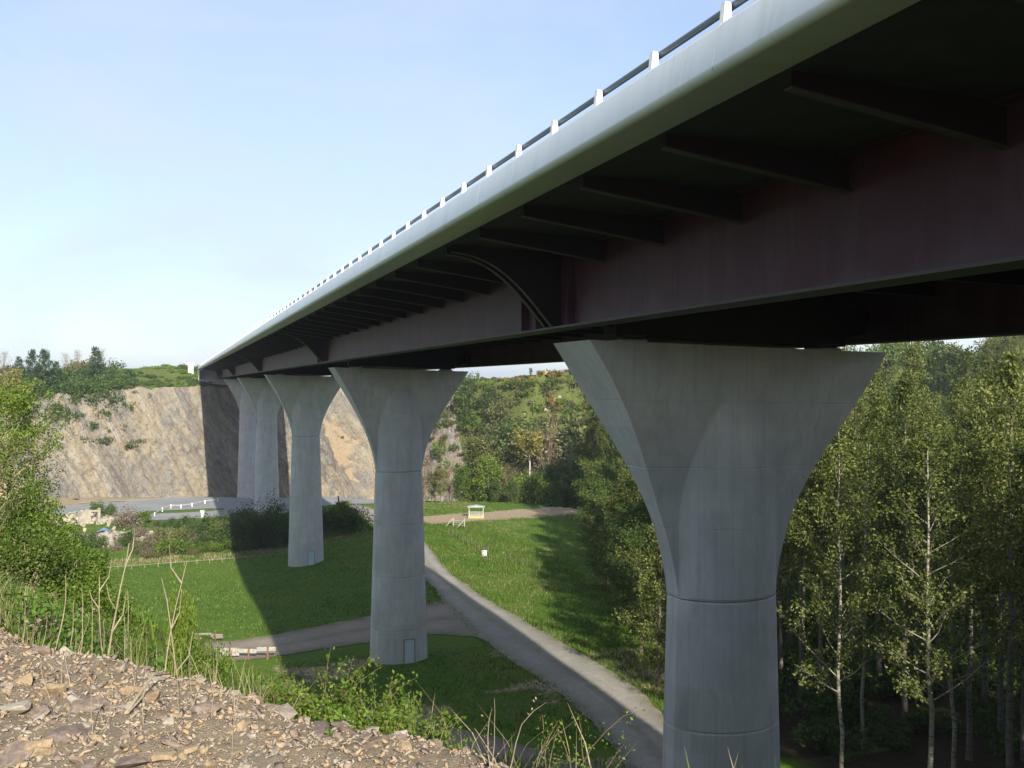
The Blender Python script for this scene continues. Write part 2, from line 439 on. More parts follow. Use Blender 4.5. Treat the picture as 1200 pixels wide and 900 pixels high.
M['st_grey'] = m_stone('grey_shale', (.22, .18, .14), (.36, .30, .23), (.45, .385, .30))
M['st_pale'] = m_stone('pale_quartz_stone', (.33, .285, .22), (.43, .38, .30), (.52, .465, .385))

# ------------------------------------------------------------------ setting: terrain sheet
def spaced(bp):
    out = []
    for a, b, st in bp:
        n = max(1, int(round((b - a) / st))); out += list(np.linspace(a, b, n, endpoint=False))
    out.append(bp[-1][1]); return np.array(out)

def build_ground():
    L = spaced([(-2600, -700, 120), (-700, -200, 25), (-200, -70, 5), (-70, -8, 1.6), (-8, 6, .35), (6, 130, 1.4), (130, 260, 3), (260, 700, 22), (700, 3600, 140)])
    S = spaced([(-500, -60, 22), (-60, -4, 3), (-4, 14, .35), (14, 330, 1.4), (330, 480, 5), (480, 1000, 25), (1000, 5200, 140)])
    gx, gy = np.meshgrid(L, S); h = terr(gx, gy)
    # keep the sheet below the finely modelled rubble bank near the photographer
    dn, _ = seg_dist(EDGE, gx.ravel(), gy.ravel()); dn = dn.reshape(gx.shape)
    near = (np.abs(gx) < 14) & (gy < 22) & (gy > -12)
    h = np.where(near & (dn < 1.0), h - .25 * sstep(1.0, .3, dn), h)
    V = np.stack([gx, gy, h], -1).reshape(-1, 3)
    ny, nx = gx.shape
    i = (np.arange(ny - 1)[:, None] * nx + np.arange(nx - 1)[None, :]).ravel()
    me = np_mesh('ground', V, np.stack([i, i + 1, i + nx + 1, i + nx], 1), True)
    x, y = V[:, 0], V[:, 1]
    d, p = seg_dist(FOOT, x, y)
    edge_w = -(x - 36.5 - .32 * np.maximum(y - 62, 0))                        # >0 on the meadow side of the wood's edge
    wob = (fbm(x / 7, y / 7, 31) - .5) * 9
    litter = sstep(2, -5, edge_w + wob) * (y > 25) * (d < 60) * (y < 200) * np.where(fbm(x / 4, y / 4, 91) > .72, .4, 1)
    dirt = np.zeros(len(x))
    # worn earth round the feeder on the far side of the meadow
    a = np.array([46., 176.]); b = np.array([78., 182.]); ab = b - a
    tt = np.clip(((x - a[0]) * ab[0] + (y - a[1]) * ab[1]) / (ab @ ab), 0, 1.1)
    dd = np.hypot(x - a[0] - tt * ab[0], (y - a[1] - tt * ab[1]))
    dirt = np.maximum(dirt, sstep(8, 4.0, dd + (fbm(x / 4, y / 4, 44) - .5) * 4))
    # scree and bare soil at the foot of the cliff
    dirt = np.maximum(dirt, sstep(-26, -17, d) * sstep(16, 10, d) * (x > -40) * (x < 82))
    # bare patch by the wood's edge next to the near pier, and slope under the rubble bank
    dirt = np.maximum(dirt, sstep(7, 3.5, np.hypot(x - 40.5, (y - 78) * .7) + wob * .4))
    dirt = np.maximum(dirt, sstep(5, 3, np.hypot((x - 31) , (y - 184))))
    dn2, _ = seg_dist(EDGE, x, y)
    dirt = np.maximum(dirt, .45 * sstep(2.5, .5, dn2) * (np.abs(x) < 30))
    dirt = np.maximum(dirt, .62 * sstep(.50, .62, fbm(x / 6, y / 3.5, 47)) * (y < 90) * (y > 45) * (x > 8) * (x < 33))
    scrub = sstep(3, 9, d) * sstep(12, 20, np.interp(p, np.arange(len(FOOT)), F_W)) * (d < 110)
    scrub = np.maximum(scrub, .62 * sstep(13, 18, d) * (d < 60) * (x < 70))
    scrub = np.maximum(scrub, .55 * sstep(3, 6, dn2) * sstep(36, 26, dn2) * (y < 75))
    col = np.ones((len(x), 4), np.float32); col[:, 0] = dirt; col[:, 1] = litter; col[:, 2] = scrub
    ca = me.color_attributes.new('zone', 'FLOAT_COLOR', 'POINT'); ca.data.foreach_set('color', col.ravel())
    o = link('ground', me, M['ground']); tag(o, kind='structure')
build_ground()

def ribbon(name, left, right, mat, lift, step=1.0, wob=.35, nacross=9, seed=1):
    """a road sheet between two edge lines, draped on the terrain with ragged edges"""
    def resample(P, n):
        P = np.array(P, float); dcum = np.r_[0, np.cumsum(np.hypot(*np.diff(P, axis=0).T))]
        t = np.linspace(0, dcum[-1], n)
        # rounded polyline
        x = np.interp(t, dcum, P[:, 0]); y = np.interp(t, dcum, P[:, 1])
        k = max(1, n // 18); ker = np.ones(2 * k + 1) / (2 * k + 1)
        pad = lambda a: np.convolve(np.r_[2 * a[0] - a[k:0:-1], a, 2 * a[-1] - a[-2:-k - 2:-1]], ker, 'valid')
        return np.stack([pad(x), pad(y)], 1)
    n = int(np.hypot(*np.diff(np.array(left, float), axis=0).T).sum() / step) + 2
    A = resample(left, n); B = resample(right, n)
    tt = np.linspace(0, 1, nacross)
    P = A[:, None, :] * (1 - tt)[None, :, None] + B[:, None, :] * tt[None, :, None]
    dirv = (B - A) / np.linalg.norm(B - A, axis=1)[:, None]
    w0 = (fbm(np.arange(n) * step / 2.2, np.zeros(n), seed) - .5) * 2 * wob + (fbm(np.arange(n) * step / .7, np.zeros(n), seed + 5) - .5) * wob
    w1 = (fbm(np.arange(n) * step / 2.2, np.ones(n) * 7, seed + 3) - .5) * 2 * wob + (fbm(np.arange(n) * step / .7, np.ones(n) * 9, seed + 8) - .5) * wob
    P[:, 0] += dirv * w0[:, None]; P[:, -1] += dirv * w1[:, None]
    h = terr(P[..., 0], P[..., 1]) + lift
    V = np.concatenate([P, h[..., None]], -1).reshape(-1, 3)
    i = (np.arange(n - 1)[:, None] * nacross + np.arange(nacross - 1)[None, :]).ravel()
    me = np_mesh(name, V, np.stack([i, i + 1, i + nacross + 1, i + nacross], 1), True)
    at_ = me.attributes.new('across', 'FLOAT', 'POINT'); at_.data.foreach_set('value', np.tile(tt, n).astype(np.float32))
    o = link(name, me, mat)
    return tag(o, kind='structure')

ribbon('road', [(26, 50), (29.4, 64), (30, 75), (28.8, 84.5), (28.6, 92), (29.5, 108), (31, 125), (33.2, 150), (33.6, 180), (33.5, 212)],
       [(30, 46), (33.6, 60), (36.2, 70), (36.2, 82), (35.2, 95), (34.6, 111), (34.8, 129), (37.6, 148), (38.4, 180), (38.2, 212)], M['road'], .06, .5, .35, 11, 3)
ribbon('side_track', [(-16, 99), (-4, 99.5), (4.5, 100), (10, 101.5), (19, 105.5), (24, 108.5), (30.5, 112)],
       [(-16, 91), (-4, 91), (4, 92), (9, 93), (17, 95.2), (24, 97), (30.5, 92)], M['track'], .052, .5, .4, 11, 13)
ribbon('lower_track', [(6, 80), (14, 74), (20, 68.2), (26, 60.5), (31, 52), (35, 42)], [(2, 73), (9, 68), (15, 62), (21, 54), (25, 46), (28, 38)], M['track'], .045, .6, .5, 9, 23)

RD_L = np.array([(26, 50), (29.4, 64), (30, 75), (28.8, 84.5), (28.6, 92), (29.5, 108), (31, 125), (33.2, 150), (33.6, 180), (33.5, 212)], float)
RD_R = np.array([(30, 46), (33.6, 60), (36.2, 70), (36.2, 82), (35.2, 95), (34.6, 111), (34.8, 129), (37.6, 148), (38.4, 180), (38.2, 212)], float)
def on_road(x, y, m=.15):
    return (x > np.interp(y, RD_L[:, 1], RD_L[:, 0]) + m) & (x < np.interp(y, RD_R[:, 1], RD_R[:, 0]) - m)
def build_yard():
    L = np.arange(-46, 80.1, 1.0); S = np.arange(214, 306, 1.0)
    gx, gy = np.meshgrid(L, S)
    d, p = seg_dist(FOOT, gx.ravel(), gy.ravel()); d = d.reshape(gx.shape)
    lo = 211 + 5 * (fbm(gx / 14, gy / 14, 8) - .5) + np.where(gx < 10, (10 - gx) * .12, 0)
    ok = (d < -19 + 5 * (fbm(gx / 6, gy / 6, 18) - .5)) & (gy > lo) & ~((np.hypot((gx - 2) / 9, (gy - 226.5) / 2.3) < 1))
    V = np.stack([gx, gy, terr(gx, gy) + .07], -1).reshape(-1, 3)
    ny, nx = gx.shape
    i = (np.arange(ny - 1)[:, None] * nx + np.arange(nx - 1)[None, :]).ravel()
    F = np.stack([i, i + 1, i + nx + 1, i + nx], 1); okf = ok.ravel()
    F = F[okf[F].all(1)]
    o = link('quarry_yard', np_mesh('quarry_yard', V, F, True), M['yard']); tag(o, kind='structure')
build_yard()
ribbon('kerb_strip', [(-20, 250.6), (-4, 252.6), (14, 253.8), (40, 257.5), (62, 262)], [(-20, 248.6), (-4, 250.8), (14, 252.2), (40, 255.6), (62, 260)], m_gravel('sandy_verge', (.36, .32, .24), (.50, .45, .36), 2.0), .10, 1.0, .5, 4, 37)

def build_cliff():
    P = np.array(FOOT[3:11], float)
    dc = np.r_[0, np.cumsum(np.hypot(*np.diff(P, axis=0).T))]
    u = np.arange(0, dc[-1], .42); x = np.interp(u, dc, P[:, 0]); y = np.interp(u, dc, P[:, 1])
    k = 9; ker = np.ones(2 * k + 1) / (2 * k + 1)
    pad = lambda a: np.convolve(np.pad(a, k, mode='edge'), ker, 'valid')
    x, y = pad(x), pad(y)
    tx, ty = np.gradient(x), np.gradient(y); ln = np.hypot(tx, ty); nx_, ny_ = ty / ln, -tx / ln   # out of the rock, towards the valley
    pk = np.interp(u, dc, np.arange(3, 11))
    w = np.interp(pk, np.arange(len(FOOT)), F_W); w = np.where(w > 14, 14, w)
    nv = 60; v = np.linspace(0, 1, nv)
    X = x[None] - nx_[None] * w[None] * v[:, None]; Y = y[None] - ny_[None] * w[None] * v[:, None]
    H = terr(X, Y)
    top = terr(x - nx_ * w, y - ny_ * w); foot = terr(x + nx_ * .8, y + ny_ * .8)
    H = foot[None] + (top - foot)[None] * v[:, None]
    # strata: ledges that run down to the right at a steep angle
    a = (u[None] * .86 + (H - foot[None]) * .5); b = (-u[None] * .5 + (H - foot[None]) * .86)
    led = (fbm(a / 5.0, b / 26, 61, 5) - .5) * 4.2 + (fbm(a / 1.1, b / 7, 71, 4) - .5) * 1.2 + (fbm(u[None] / 3 + 0 * H, H / 3, 81, 4) - .5) * 1.9 + (fbm(u[None] / .9 + 0 * H, H / .9, 85, 3) - .5) * 1.3
    prof = np.sin(np.pi * np.clip(v, 0.02, 1))[:, None] ** .35
    amp = np.clip(led, -1.6, 3) * prof + .75 + .9 * (1 - v[:, None]) ** 3
    X = X + nx_[None] * amp; Y = Y + ny_[None] * amp
    H = H + (fbm(u / 4, u * 0, 77) - .5)[None] * 2.2 * v[:, None] ** 4 - .25 * (1 - v)[:, None]
    # a top lip that runs back into the plateau
    Xb = X[-1] - nx_ * 3.5; Yb = Y[-1] - ny_ * 3.5
    X = np.vstack([X, Xb]); Y = np.vstack([Y, Yb]); H = np.vstack([H, terr(Xb, Yb) - .4])
    V = np.stack([X, Y, H], -1).reshape(-1, 3); n2, n1 = X.shape
    i = (np.arange(n2 - 1)[:, None] * n1 + np.arange(n1 - 1)[None, :]).ravel()
    o = link('cliff', np_mesh('cliff', V, np.stack([i, i + 1, i + n1 + 1, i + n1], 1), False), M['cliff']); tag(o, kind='structure')
build_cliff()

# ------------------------------------------------------------------ the bridge
GR = -.00325                                   # the deck falls gently towards the far bank
SE = -.0265                                    # and leans down to the right
S0, S1 = -62.0, 306.0
def sec(l, h): return (l, CZ + h)
def se(l, h): return (l, CZ + h + SE * (l - 8.8))
bridge = empty('road_bridge', 'long road bridge on steel girders with pale rounded parapet edge and dark red underside', 'bridge', (0, 0, CZ))
bridge.rotation_euler = (math.atan(GR), 0, 0)
BINV = Matrix.Translation((0, 0, -CZ))
def bpart(mb, name, mat, smooth=None, parent=bridge):
    o = mb.build(name, mat, parent, smooth); o.matrix_parent_inverse = BINV; return o

# pier stations and bracket stations
PIERS = [32.8, 88.8, 154.4, 220.0, 276.0]
ST_ = [32.8 - 4.0 * k for k in range(20, 0, -1)]
ST_ = [x for x in ST_ if x > -22]
for a, b, n in ((32.8, 88.8, 14), (88.8, 154.4, 16), (154.4, 220.0, 16), (220.0, 276.0, 14), (276.0, 304.0, 7)):
    ST_ += [a + (b - a) * k / n for k in range(n)]
PK = set(round(p, 2) for p in PIERS)

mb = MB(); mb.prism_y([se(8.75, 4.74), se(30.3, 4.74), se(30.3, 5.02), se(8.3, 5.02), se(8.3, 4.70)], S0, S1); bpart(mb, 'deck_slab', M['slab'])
mb = MB(); mb.prism_y([se(9.1, 5.024), se(29.9, 5.024), se(29.9, 5.10), se(9.1, 5.10)], S0, S1); bpart(mb, 'road_surface', M['asph'])

def cornice_profile():
    pts = [sec(8.62, 4.66), sec(7.72, 4.572)]
    for k in range(9):                          # generous rounded lower edge
        a = R(-95 - 75 * k / 8); pts.append(sec(7.70 + .15 * math.cos(a), 4.72 + .15 * math.sin(a)))
    pts += [sec(7.66, 5.20)]
    for k in range(5):
        a = R(175 - 80 * k / 4); pts.append(sec(7.78 + .10 * math.cos(a), 5.27 + .10 * math.sin(a)))
    pts += [sec(8.2, 5.39), sec(8.70, 5.37), sec(8.70, 5.30), sec(8.27, 5.30), sec(8.27, 4.72), sec(8.62, 4.70)]
    return pts[::-1]
mb = MB(); s = S0; cp = cornice_profile(); seams = [12.9 + 12.0 * k for k in range(-6, 25)]
for a, b in zip([S0] + seams, seams + [S1]):
    if b > a + .5: mb.prism_y(cp, a + .007, b - .007)
bpart(mb, 'cornice', M['cornice'], 40)
mb = MB(); mb.prism_y([(39.0 - x, z - .58) for x, z in cp][::-1], S0, S1); bpart(mb, 'cornice', M['cornice'], 40)

def girder(lc, hb):
    mb = MB(); b = CZ + hb; t = CZ + 4.72 + SE * (lc - 8.8)
    mb.box(lc - .018, lc + .018, S0, S1, b + .07, t - .05)
    mb.box(lc - .48, lc + .48, S0, S1, b, b + .07, 1)
    mb.box(lc - .33, lc + .33, S0, S1, t - .05, t)
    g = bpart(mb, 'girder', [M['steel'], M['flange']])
    near = lc < 18
    for p in PIERS:
        for o_ in ((-1.55, 1.55, 3.1) if near else (-1.55, 1.55)):
            mb = MB(); mb.box(lc - .30, lc - .02, p + o_ - .016, p + o_ + .016, b + .072, t - .052); mb.box(lc + .02, lc + .30, p + o_ - .016, p + o_ + .016, b + .072, t - .052)
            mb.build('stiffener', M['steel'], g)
    mb = MB(); mb.box(lc - .021, lc - .0185, -.012, .012, b + .072, t - .052); ms = mb.mesh('weld_seam', M['steel'])
    if near:
        for y in np.arange(6, 300, 8.0): link('weld_seam', ms, None, g, (0, y + 2.3, 0))
    return g
girder(13.0, 1.93); girder(25.9, 1.93 + SE * 12.9)

# brackets under the overhang (one mesh for all the plain ones) and arched ones over the piers
def bracket_mesh():
    mb = MB(); h0, h1 = 4.45, 3.86
    tl = lambda l: CZ + 4.735 + SE * (l - 8.8)
    P = [(8.85, CZ + h0 + .02), (12.975, CZ + h1 + .02), (12.975, tl(12.975)), (8.85, tl(8.85))]
    mb.prism_y(P, -.012, .012)
    n = 2
    mb.prism_y([(8.80, CZ + h0 - .012), (12.975, CZ + h1 - .012), (12.975, CZ + h1 + .018), (8.80, CZ + h0 + .018)], -.10, .10, 1)
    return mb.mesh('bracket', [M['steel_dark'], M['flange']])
def arch_mesh():
    mb = MB(); pts = []
    c0 = (9.0, 4.50); c1 = (12.60, 2.02)
    B = [(9.0, 4.50), (10.7, 4.40), (11.5, 3.35), (12.62, 2.02)]
    for k in range(21):
        t = k / 20
        q = [sum(w * B[i][j] for i, w in enumerate(((1 - t) ** 3, 3 * t * (1 - t) ** 2, 3 * t * t * (1 - t), t ** 3))) for j in (0, 1)]
        pts.append((q[0], CZ + q[1]))
    tl = lambda l: CZ + 4.735 + SE * (l - 8.8)
    for y in (-.32, .32):
        for a, b in zip(pts[:-1], pts[1:]):
            mb.prism_y([a, b, (b[0], tl(b[0])), (a[0], tl(a[0]))], y - .012, y + .012)
            mb.prism_y([(a[0], a[1] - .035), (b[0] - .0, b[1] - .035), b, a], y - .10, y + .10, 1)
        mb.prism_y([pts[-1], (12.975, pts[-1][1]), (12.975, tl(12.975)), (pts[-1][0], tl(pts[-1][0]))], y - .012, y + .012)
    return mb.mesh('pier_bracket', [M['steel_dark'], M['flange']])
bm_, am_ = bracket_mesh(), arch_mesh()
for y in ST_:
    pier = round(y, 2) in PK
    o = link('pier_bracket' if pier else 'bracket', am_ if pier else bm_, None, bridge); o.location = (0, y, 0); o.matrix_parent_inverse = BINV
def cross_mesh():
    mb = MB(); za = lambda l, h: CZ + h + SE * (l - 13)
    mb.prism_y([(13.03, za(13.03, 3.5)), (25.86, za(25.86, 3.5)), (25.86, za(25.86, 4.55)), (13.03, za(13.03, 4.55))], -.012, .012)
    mb.prism_y([(13.03, za(13.03, 3.47)), (25.86, za(25.86, 3.47)), (25.86, za(25.86, 3.5)), (13.03, za(13.03, 3.5))], -.15, .15)
    mb.prism_y([(25.93, za(25.93, 3.85)), (30.1, za(30.1, 4.35)), (30.1, za(30.1, 4.55)), (25.93, za(25.93, 4.55))], -.012, .012)
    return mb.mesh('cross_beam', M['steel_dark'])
cm_ = cross_mesh()
for y in ST_:
    o = link('cross_beam', cm_, None, bridge); o.location = (0, y, 0); o.matrix_parent_inverse = BINV
def pier_cross_mesh():
    mb = MB(); za = lambda l, h: CZ + h + SE * (l - 13)
    mb.prism_y([(15.0, za(15.0, 1.76)), (24.75, za(24.75, 1.76)), (24.75, za(24.75, 3.44)), (15.0, za(15.0, 3.44))], -.55, .55)
    mb.prism_y([(13.04, za(13.04, 2.3)), (14.997, za(15, 2.1)), (14.997, za(15, 3.44)), (13.04, za(13.04, 3.44))], -.3, .3)
    mb.prism_y([(24.753, za(24.75, 2.1)), (25.85, za(25.85, 2.3)), (25.85, za(25.85, 3.44)), (24.753, za(24.75, 3.44))], -.3, .3)
    return mb.mesh('pier_diaphragm', M['steel_dark'])
pm_ = pier_cross_mesh()
for y in PIERS:
    o = link('pier_diaphragm', pm_, None, bridge); o.location = (0, y, 0); o.matrix_parent_inverse = BINV

# parapet railing: tapered light posts and dark tubes
mb = MB()
for h, r in ((6.06, .062), (5.86, .045), (5.66, .042)):
    mb.tube([(8.53, S0, CZ + h), (8.53, S1, CZ + h)], r, 10)
rail = bpart(mb, 'safety_rail', M['rail'], 40)
mb = MB(); mb.prism_y([(8.27, CZ + 5.395), (8.47, CZ + 5.395), (8.45, CZ + 6.06), (8.42, CZ + 6.09), (8.34, CZ + 6.09)], -.065, .065)
mb.box(8.24, 8.60, -.10, .10, CZ + 5.34, CZ + 5.394)
pmesh = mb.mesh('rail_post', M['post'])
y = 6.4; k = 0; rest = []
while y < S1 - .5:
    if k < 100:
        o = link('rail_post', pmesh, None, rail); o.location = (0, y, 0)
    else: rest.append(y)
    y += 2.5; k += 1
mb = MB()
for y in rest:
    mb.prism_y([(8.27, CZ + 5.395), (8.47, CZ + 5.395), (8.45, CZ + 6.06), (8.42, CZ + 6.09), (8.34, CZ + 6.09)], y - .065, y + .065)
o = mb.build('rail_posts', M['post'], rail); tag(o, kind='stuff')

# ------------------------------------------------------------------ piers
LA = 19.6
def pier_ring(z_of, w, e, hl, n=36):
    """closed section: lens of half length wl, half thickness hl, with flat wings of half thickness e"""
    return z_of, w, e, hl
def section(w, e, hl, wl, shrink, zf, n=40):
    """front face bulges as a lens (half thickness hl at the axis, .42 at +-wl), wings are flat at +-e"""
    w -= shrink; e = e - shrink * .8; hl -= shrink
    rad = (wl * wl + (hl - .42) ** 2) / (2 * (hl - .42))
    xs = []
    for k in range(n + 1):
        xs.append(-w + 2 * w * k / n)
    out = []
    for x in xs:
        q = min(abs(x), rad * .99)
        y = math.sqrt(rad * rad - q * q) - (rad - hl)
        out.append((x, -max(y, e)))
    pts = out + [(x, -y) for x, y in out[::-1]]
    return [Vector((x, y, zf(x))) for x, y in pts]
def make_pier(s, label, door):
    dz = GR * s
    top = 1.52 + GR * 32.8 + dz - GR * 32.8
    neck = top - 9.35
    g = tz(LA, s) - CZ
    root = empty('bridge_pier', label, 'pier', (LA, s, CZ + g), 0, 'concrete piers under the bridge')
    Z = lambda h: h - g                        # heights measured from the pier's foot
    joints = [neck - 4.72 * k for k in range(1, 6) if neck - 4.72 * k > g + 1.0]
    # shaft
    levels = [(neck - .02, .05), (neck - .05, .05), (neck - .08, 0)]
    h = neck - .08
    for j in joints:
        levels += [(j + .055, 0), (j + .025, .045), (j - .025, .045), (j - .055, 0)]
    levels += [(g + .02, 0), (g - .8, 0)]
    rings = []
    for h, sh in levels:
        w = 2.08 + .030 * (neck - h)
        rings.append(section(w, .42, 1.70 + .010 * (neck - h), w * 1.0, sh, lambda x, hh=h: Z(hh), 64))
    mb = MB(); mb.loft(rings[::-1]); mb.build('shaft', M['concrete'], root, 28)
    # flared head; its top follows the lean of the deck
    ts = sorted(set([k / 72 for k in range(73)] + [0, .004, .008]))
    hj = [.28, .52, .78]
    for j in hj: ts += [j - .0032, j - .0014, j + .0014, j + .0032]
    ts = sorted(ts); rings = []
    for t in ts:
        sh = 0.0
        if t < .005: sh = .05
        for j in hj:
            if abs(t - j) < .002: sh = .02
        w = 2.08 + 4.05 * t ** 1.55
        e = .45 + 1.25 * float(sstep(.28, .92, t))
        rings.append(section(w, e, 1.70, 2.08, sh, lambda x, tt=t: Z(neck + .02 + tt * (top + SE * (x + 6.0) - neck - .02)), 120))
    mb = MB(); mb.loft(rings); mb.build('flared_head', M['concrete'], root, 24)
    for lx in (15.7, 24.0):
        x = lx - LA; zt = Z(top + SE * (x + 6.0)) - .02
        mb = MB(); mb.box(x - .50, x + .50, -.60, .60, zt, zt + .16, 0); mb.box(x - .40, x + .40, -.5, .5, zt + .16, zt + .27, 1); mb.box(x - .46, x + .46, -.56, .56, zt + .27, zt + .33, 2)
        mb.build('bearing', [M['concrete'], M['rubber'], M['steel']], root)
    if door:
        dx = .55; yf = -1.93
        d = MB(); d.box(dx - .44, dx + .44, yf - .02, yf + .06, .05, 2.15)
        dr = d.build('door', M['door'], root)
        d = MB(); d.tube([(dx + .32, yf - .06, 1.0), (dx + .32, yf - .06, 1.2)], .02); d.build('handle', M['galv'], dr)
        f = MB(); f.box(dx - .52, dx - .44, yf - .05, yf + .3, 0, 2.23); f.box(dx + .44, dx + .52, yf - .05, yf + .3, 0, 2.23); f.box(dx - .44, dx + .44, yf - .05, yf + .3, 2.15, 2.23)
        f.build('door_frame', M['frame'], root)
    return root
PL = ['nearest and largest concrete pier, filling the right of the view with its wide flared head',
      'tall concrete pier with pale blue door, standing between the gravel road and its side track',
      'concrete pier with small door standing alone in the shaded grass field',
      'concrete pier rising behind the dark bush at the edge of the quarry yard',
      'farthest concrete pier, standing on the yard at the foot of the shaded cliff']
for s_, lb in zip(PIERS, PL): make_pier(s_, lb, s_ in (88.8, 154.4))

# abutment on the cliff top and the white block beside it
ab = empty('bridge_abutment', 'grey concrete abutment carrying the far end of the bridge on the cliff top', 'abutment', (LA, 304, CZ))
zt = .85
mb = MB(); mb.box(-11.5, 11.5, -1.5, 6, -6.0, zt - .25); mb.build('bearing_wall', M['concrete'], ab)
mb = MB(); mb.box(-11.4, 11.4, 2.2, 5.9, zt - .247, 3.7); mb.build('back_wall', M['concrete'], ab)
mb = MB(); mb.box(-12.0, -11.503, -1.0, 14, -5, 3.5); mb.build('wing_wall', M['concrete'], ab)
p = at(223.5, 446, 297)
wb = empty('concrete_marker_block', 'tall white concrete block standing on the cliff top beside the bridge end', 'block', (p.x, p.y, CZ - .8))
mb = MB(); mb.box(-.75, .75, -.5, .5, -2.0, 6.1); mb.build('block_body', M['white'], wb)
mb = MB(); mb.box(-.85, .85, -.6, .6, 6.1, 6.3); mb.build('cap', M['white'], wb)

# ------------------------------------------------------------------ vegetation kit
def leaf_quads(P, size, g, jitter=.35, droop=.0, aspect=.55):
    """diamond leaves at P (n,3)"""
    n = len(P)
    d = g.normal(size=(n, 3)); d[:, 2] -= droop; d /= np.linalg.norm(d, axis=1)[:, None]
    r = g.normal(size=(n, 3)); b = np.cross(d, r); b /= np.linalg.norm(b, axis=1)[:, None] + 1e-9
    sz = size * (1 + (g.random(n) - .5) * 2 * jitter)
    a = d * sz[:, None] * .5; w = b * (sz * aspect * .5)[:, None]
    nrm = np.cross(d, b) * (sz * .12)[:, None]
    V = np.stack([P - a, P + w + nrm, P + a, P - w + nrm], 1).reshape(-1, 3)
    F = np.arange(n * 4).reshape(-1, 4)
    return V, F

def grow_tree(seed, H, r0, limb_from, limb_n, limb_len, up, leaves, leaf_size, spread, mats, sub=4, sway=.03, leafless=False, shape='cone', twig_leaves=True):
    """returns (trunk mesh with its limbs, crown mesh)"""
    g = np.random.default_rng(seed); mb = MB(); n = 12
    pts = [Vector((0, 0, -.4))]; x = y = 0.0
    for k in range(1, n + 1):
        x += g.normal() * sway * H / n * 2; y += g.normal() * sway * H / n * 2
        pts.append(Vector((x, y, H * k / n)))
    rad = [r0 * (1 - k / n) ** .8 + .012 for k in range(n + 1)]; rad[0] *= 1.25
    mb.tube(pts, rad, 7)
    ends = []; wts = []
    for i in range(limb_n):
        t = limb_from + (1 - limb_from) * ((i + g.random()) / limb_n) * .98
        k = min(int(t * n), n - 1); f = t * n - k
        b = pts[k].lerp(pts[k + 1], f)
        az = i * 2.39996 + g.random() * .8; tt = (t - limb_from) / (1 - limb_from)
        if shape == 'cone': L = limb_len * (1 - tt) ** .75 + .25
        elif shape == 'round': L = limb_len * math.sqrt(max(.06, 1 - (2 * tt - .85) ** 2 * .8))
        else: L = limb_len * (.65 + .35 * math.sin(math.pi * tt))
        L *= .65 + .6 * g.random()
        el = up + (g.random() - .5) * .4 + .3 * tt
        dv = Vector((math.cos(az) * math.cos(el), math.sin(az) * math.cos(el), math.sin(el)))
        lp = [b]; q = b.copy(); dd = dv.copy()
        for j in range(4):
            dd = (dd + Vector((g.normal() * .12, g.normal() * .12, .07 + g.normal() * .06))).normalized()
            q = q + dd * L / 4; lp.append(q.copy())
        rr = max(.010, rad[k] * .38) * (.6 + .4 * L / max(limb_len, .1))
        mb.tube(lp, [rr * (1 - j / 4.6) for j in range(5)], 4, 0, False)
        for s in range(sub):
            u = .25 + .75 * (s + g.random()) / sub; j = min(int(u * 4), 3)
            c = lp[j].lerp(lp[j + 1], u * 4 - j)
            sv = (dd + Vector((g.normal() * .7, g.normal() * .7, g.normal() * .45 + .1))).normalized()
            sl = L * (.22 + .25 * g.random()); e2 = c + sv * sl
            if sl * r0 > .02 and twig_leaves: mb.tube([c, c.lerp(e2, .55) + Vector((0, 0, sl * .04)), e2], [rr * .35, rr * .25, .005], 3, 0, False)
            ends.append((c, e2)); wts.append(sl + .22)
        ends.append((lp[3], lp[4])); wts.append(L / 4 + .1)
    trunk = mb.mesh('trunk', mats[0], 60)
    w = np.array(wts); w /= w.sum()
    idx = g.choice(len(ends), size=leaves, p=w)
    A = np.array([e[0][:] for e in ends]); B = np.array([e[1][:] for e in ends])
    t = g.random(leaves) ** .8 * 1.1
    P = A[idx] * (1 - t)[:, None] + B[idx] * t[:, None] + g.normal(size=(leaves, 3)) * spread
    V, F = leaf_quads(P, leaf_size, g)
    crown = np_mesh('crown', V, F); crown.materials.append(mats[1])
    return trunk, crown

def grow_bush(seed, rx, ry, h, leaves, leaf_size, mats, lobes=9, stems=7):
    g = np.random.default_rng(seed); mb = MB()
    C = []
    for k in range(lobes):
        a = g.random() * 6.28; r = math.sqrt(g.random()) * .8
        C.append((math.cos(a) * r * rx, math.sin(a) * r * ry, h * (.30 + .52 * g.random() * (1 - .45 * r)), (.24 + .22 * g.random())))
    for k in range(stems):
        c = C[k % lobes]; b = Vector((g.normal() * .12 * rx, g.normal() * .12 * ry, -.15))
        e = Vector((c[0], c[1], c[2] + h * .22 * g.random()))
        m_ = b.lerp(e, .5) + Vector((g.normal() * .1 * rx, g.normal() * .1 * ry, h * .08))
        mb.tube([b, m_, e], [.018 * h, .012 * h, .004 * h], 4, 0, False)
    st = mb.mesh('stems', mats[0])
    per = leaves // lobes; Ps = []
    for cx, cy, cz, cr in C:
        d = g.normal(size=(per, 3)); d /= np.linalg.norm(d, axis=1)[:, None]
        rr = (g.random(per) ** .38)[:, None] * (1 + .35 * np.sin(d[:, :1] * 5 + cx) * np.cos(d[:, 1:2] * 4 + cy))
        P = d * rr * np.array([rx * cr * 1.35, ry * cr * 1.35, h * cr]) + np.array([cx, cy, cz])
        Ps.append(P[P[:, 2] > 0])
    P = np.vstack(Ps); V, F = leaf_quads(P, leaf_size, g)
    fo = np_mesh('foliage', V, F); fo.materials.append(mats[1])
    return st, fo

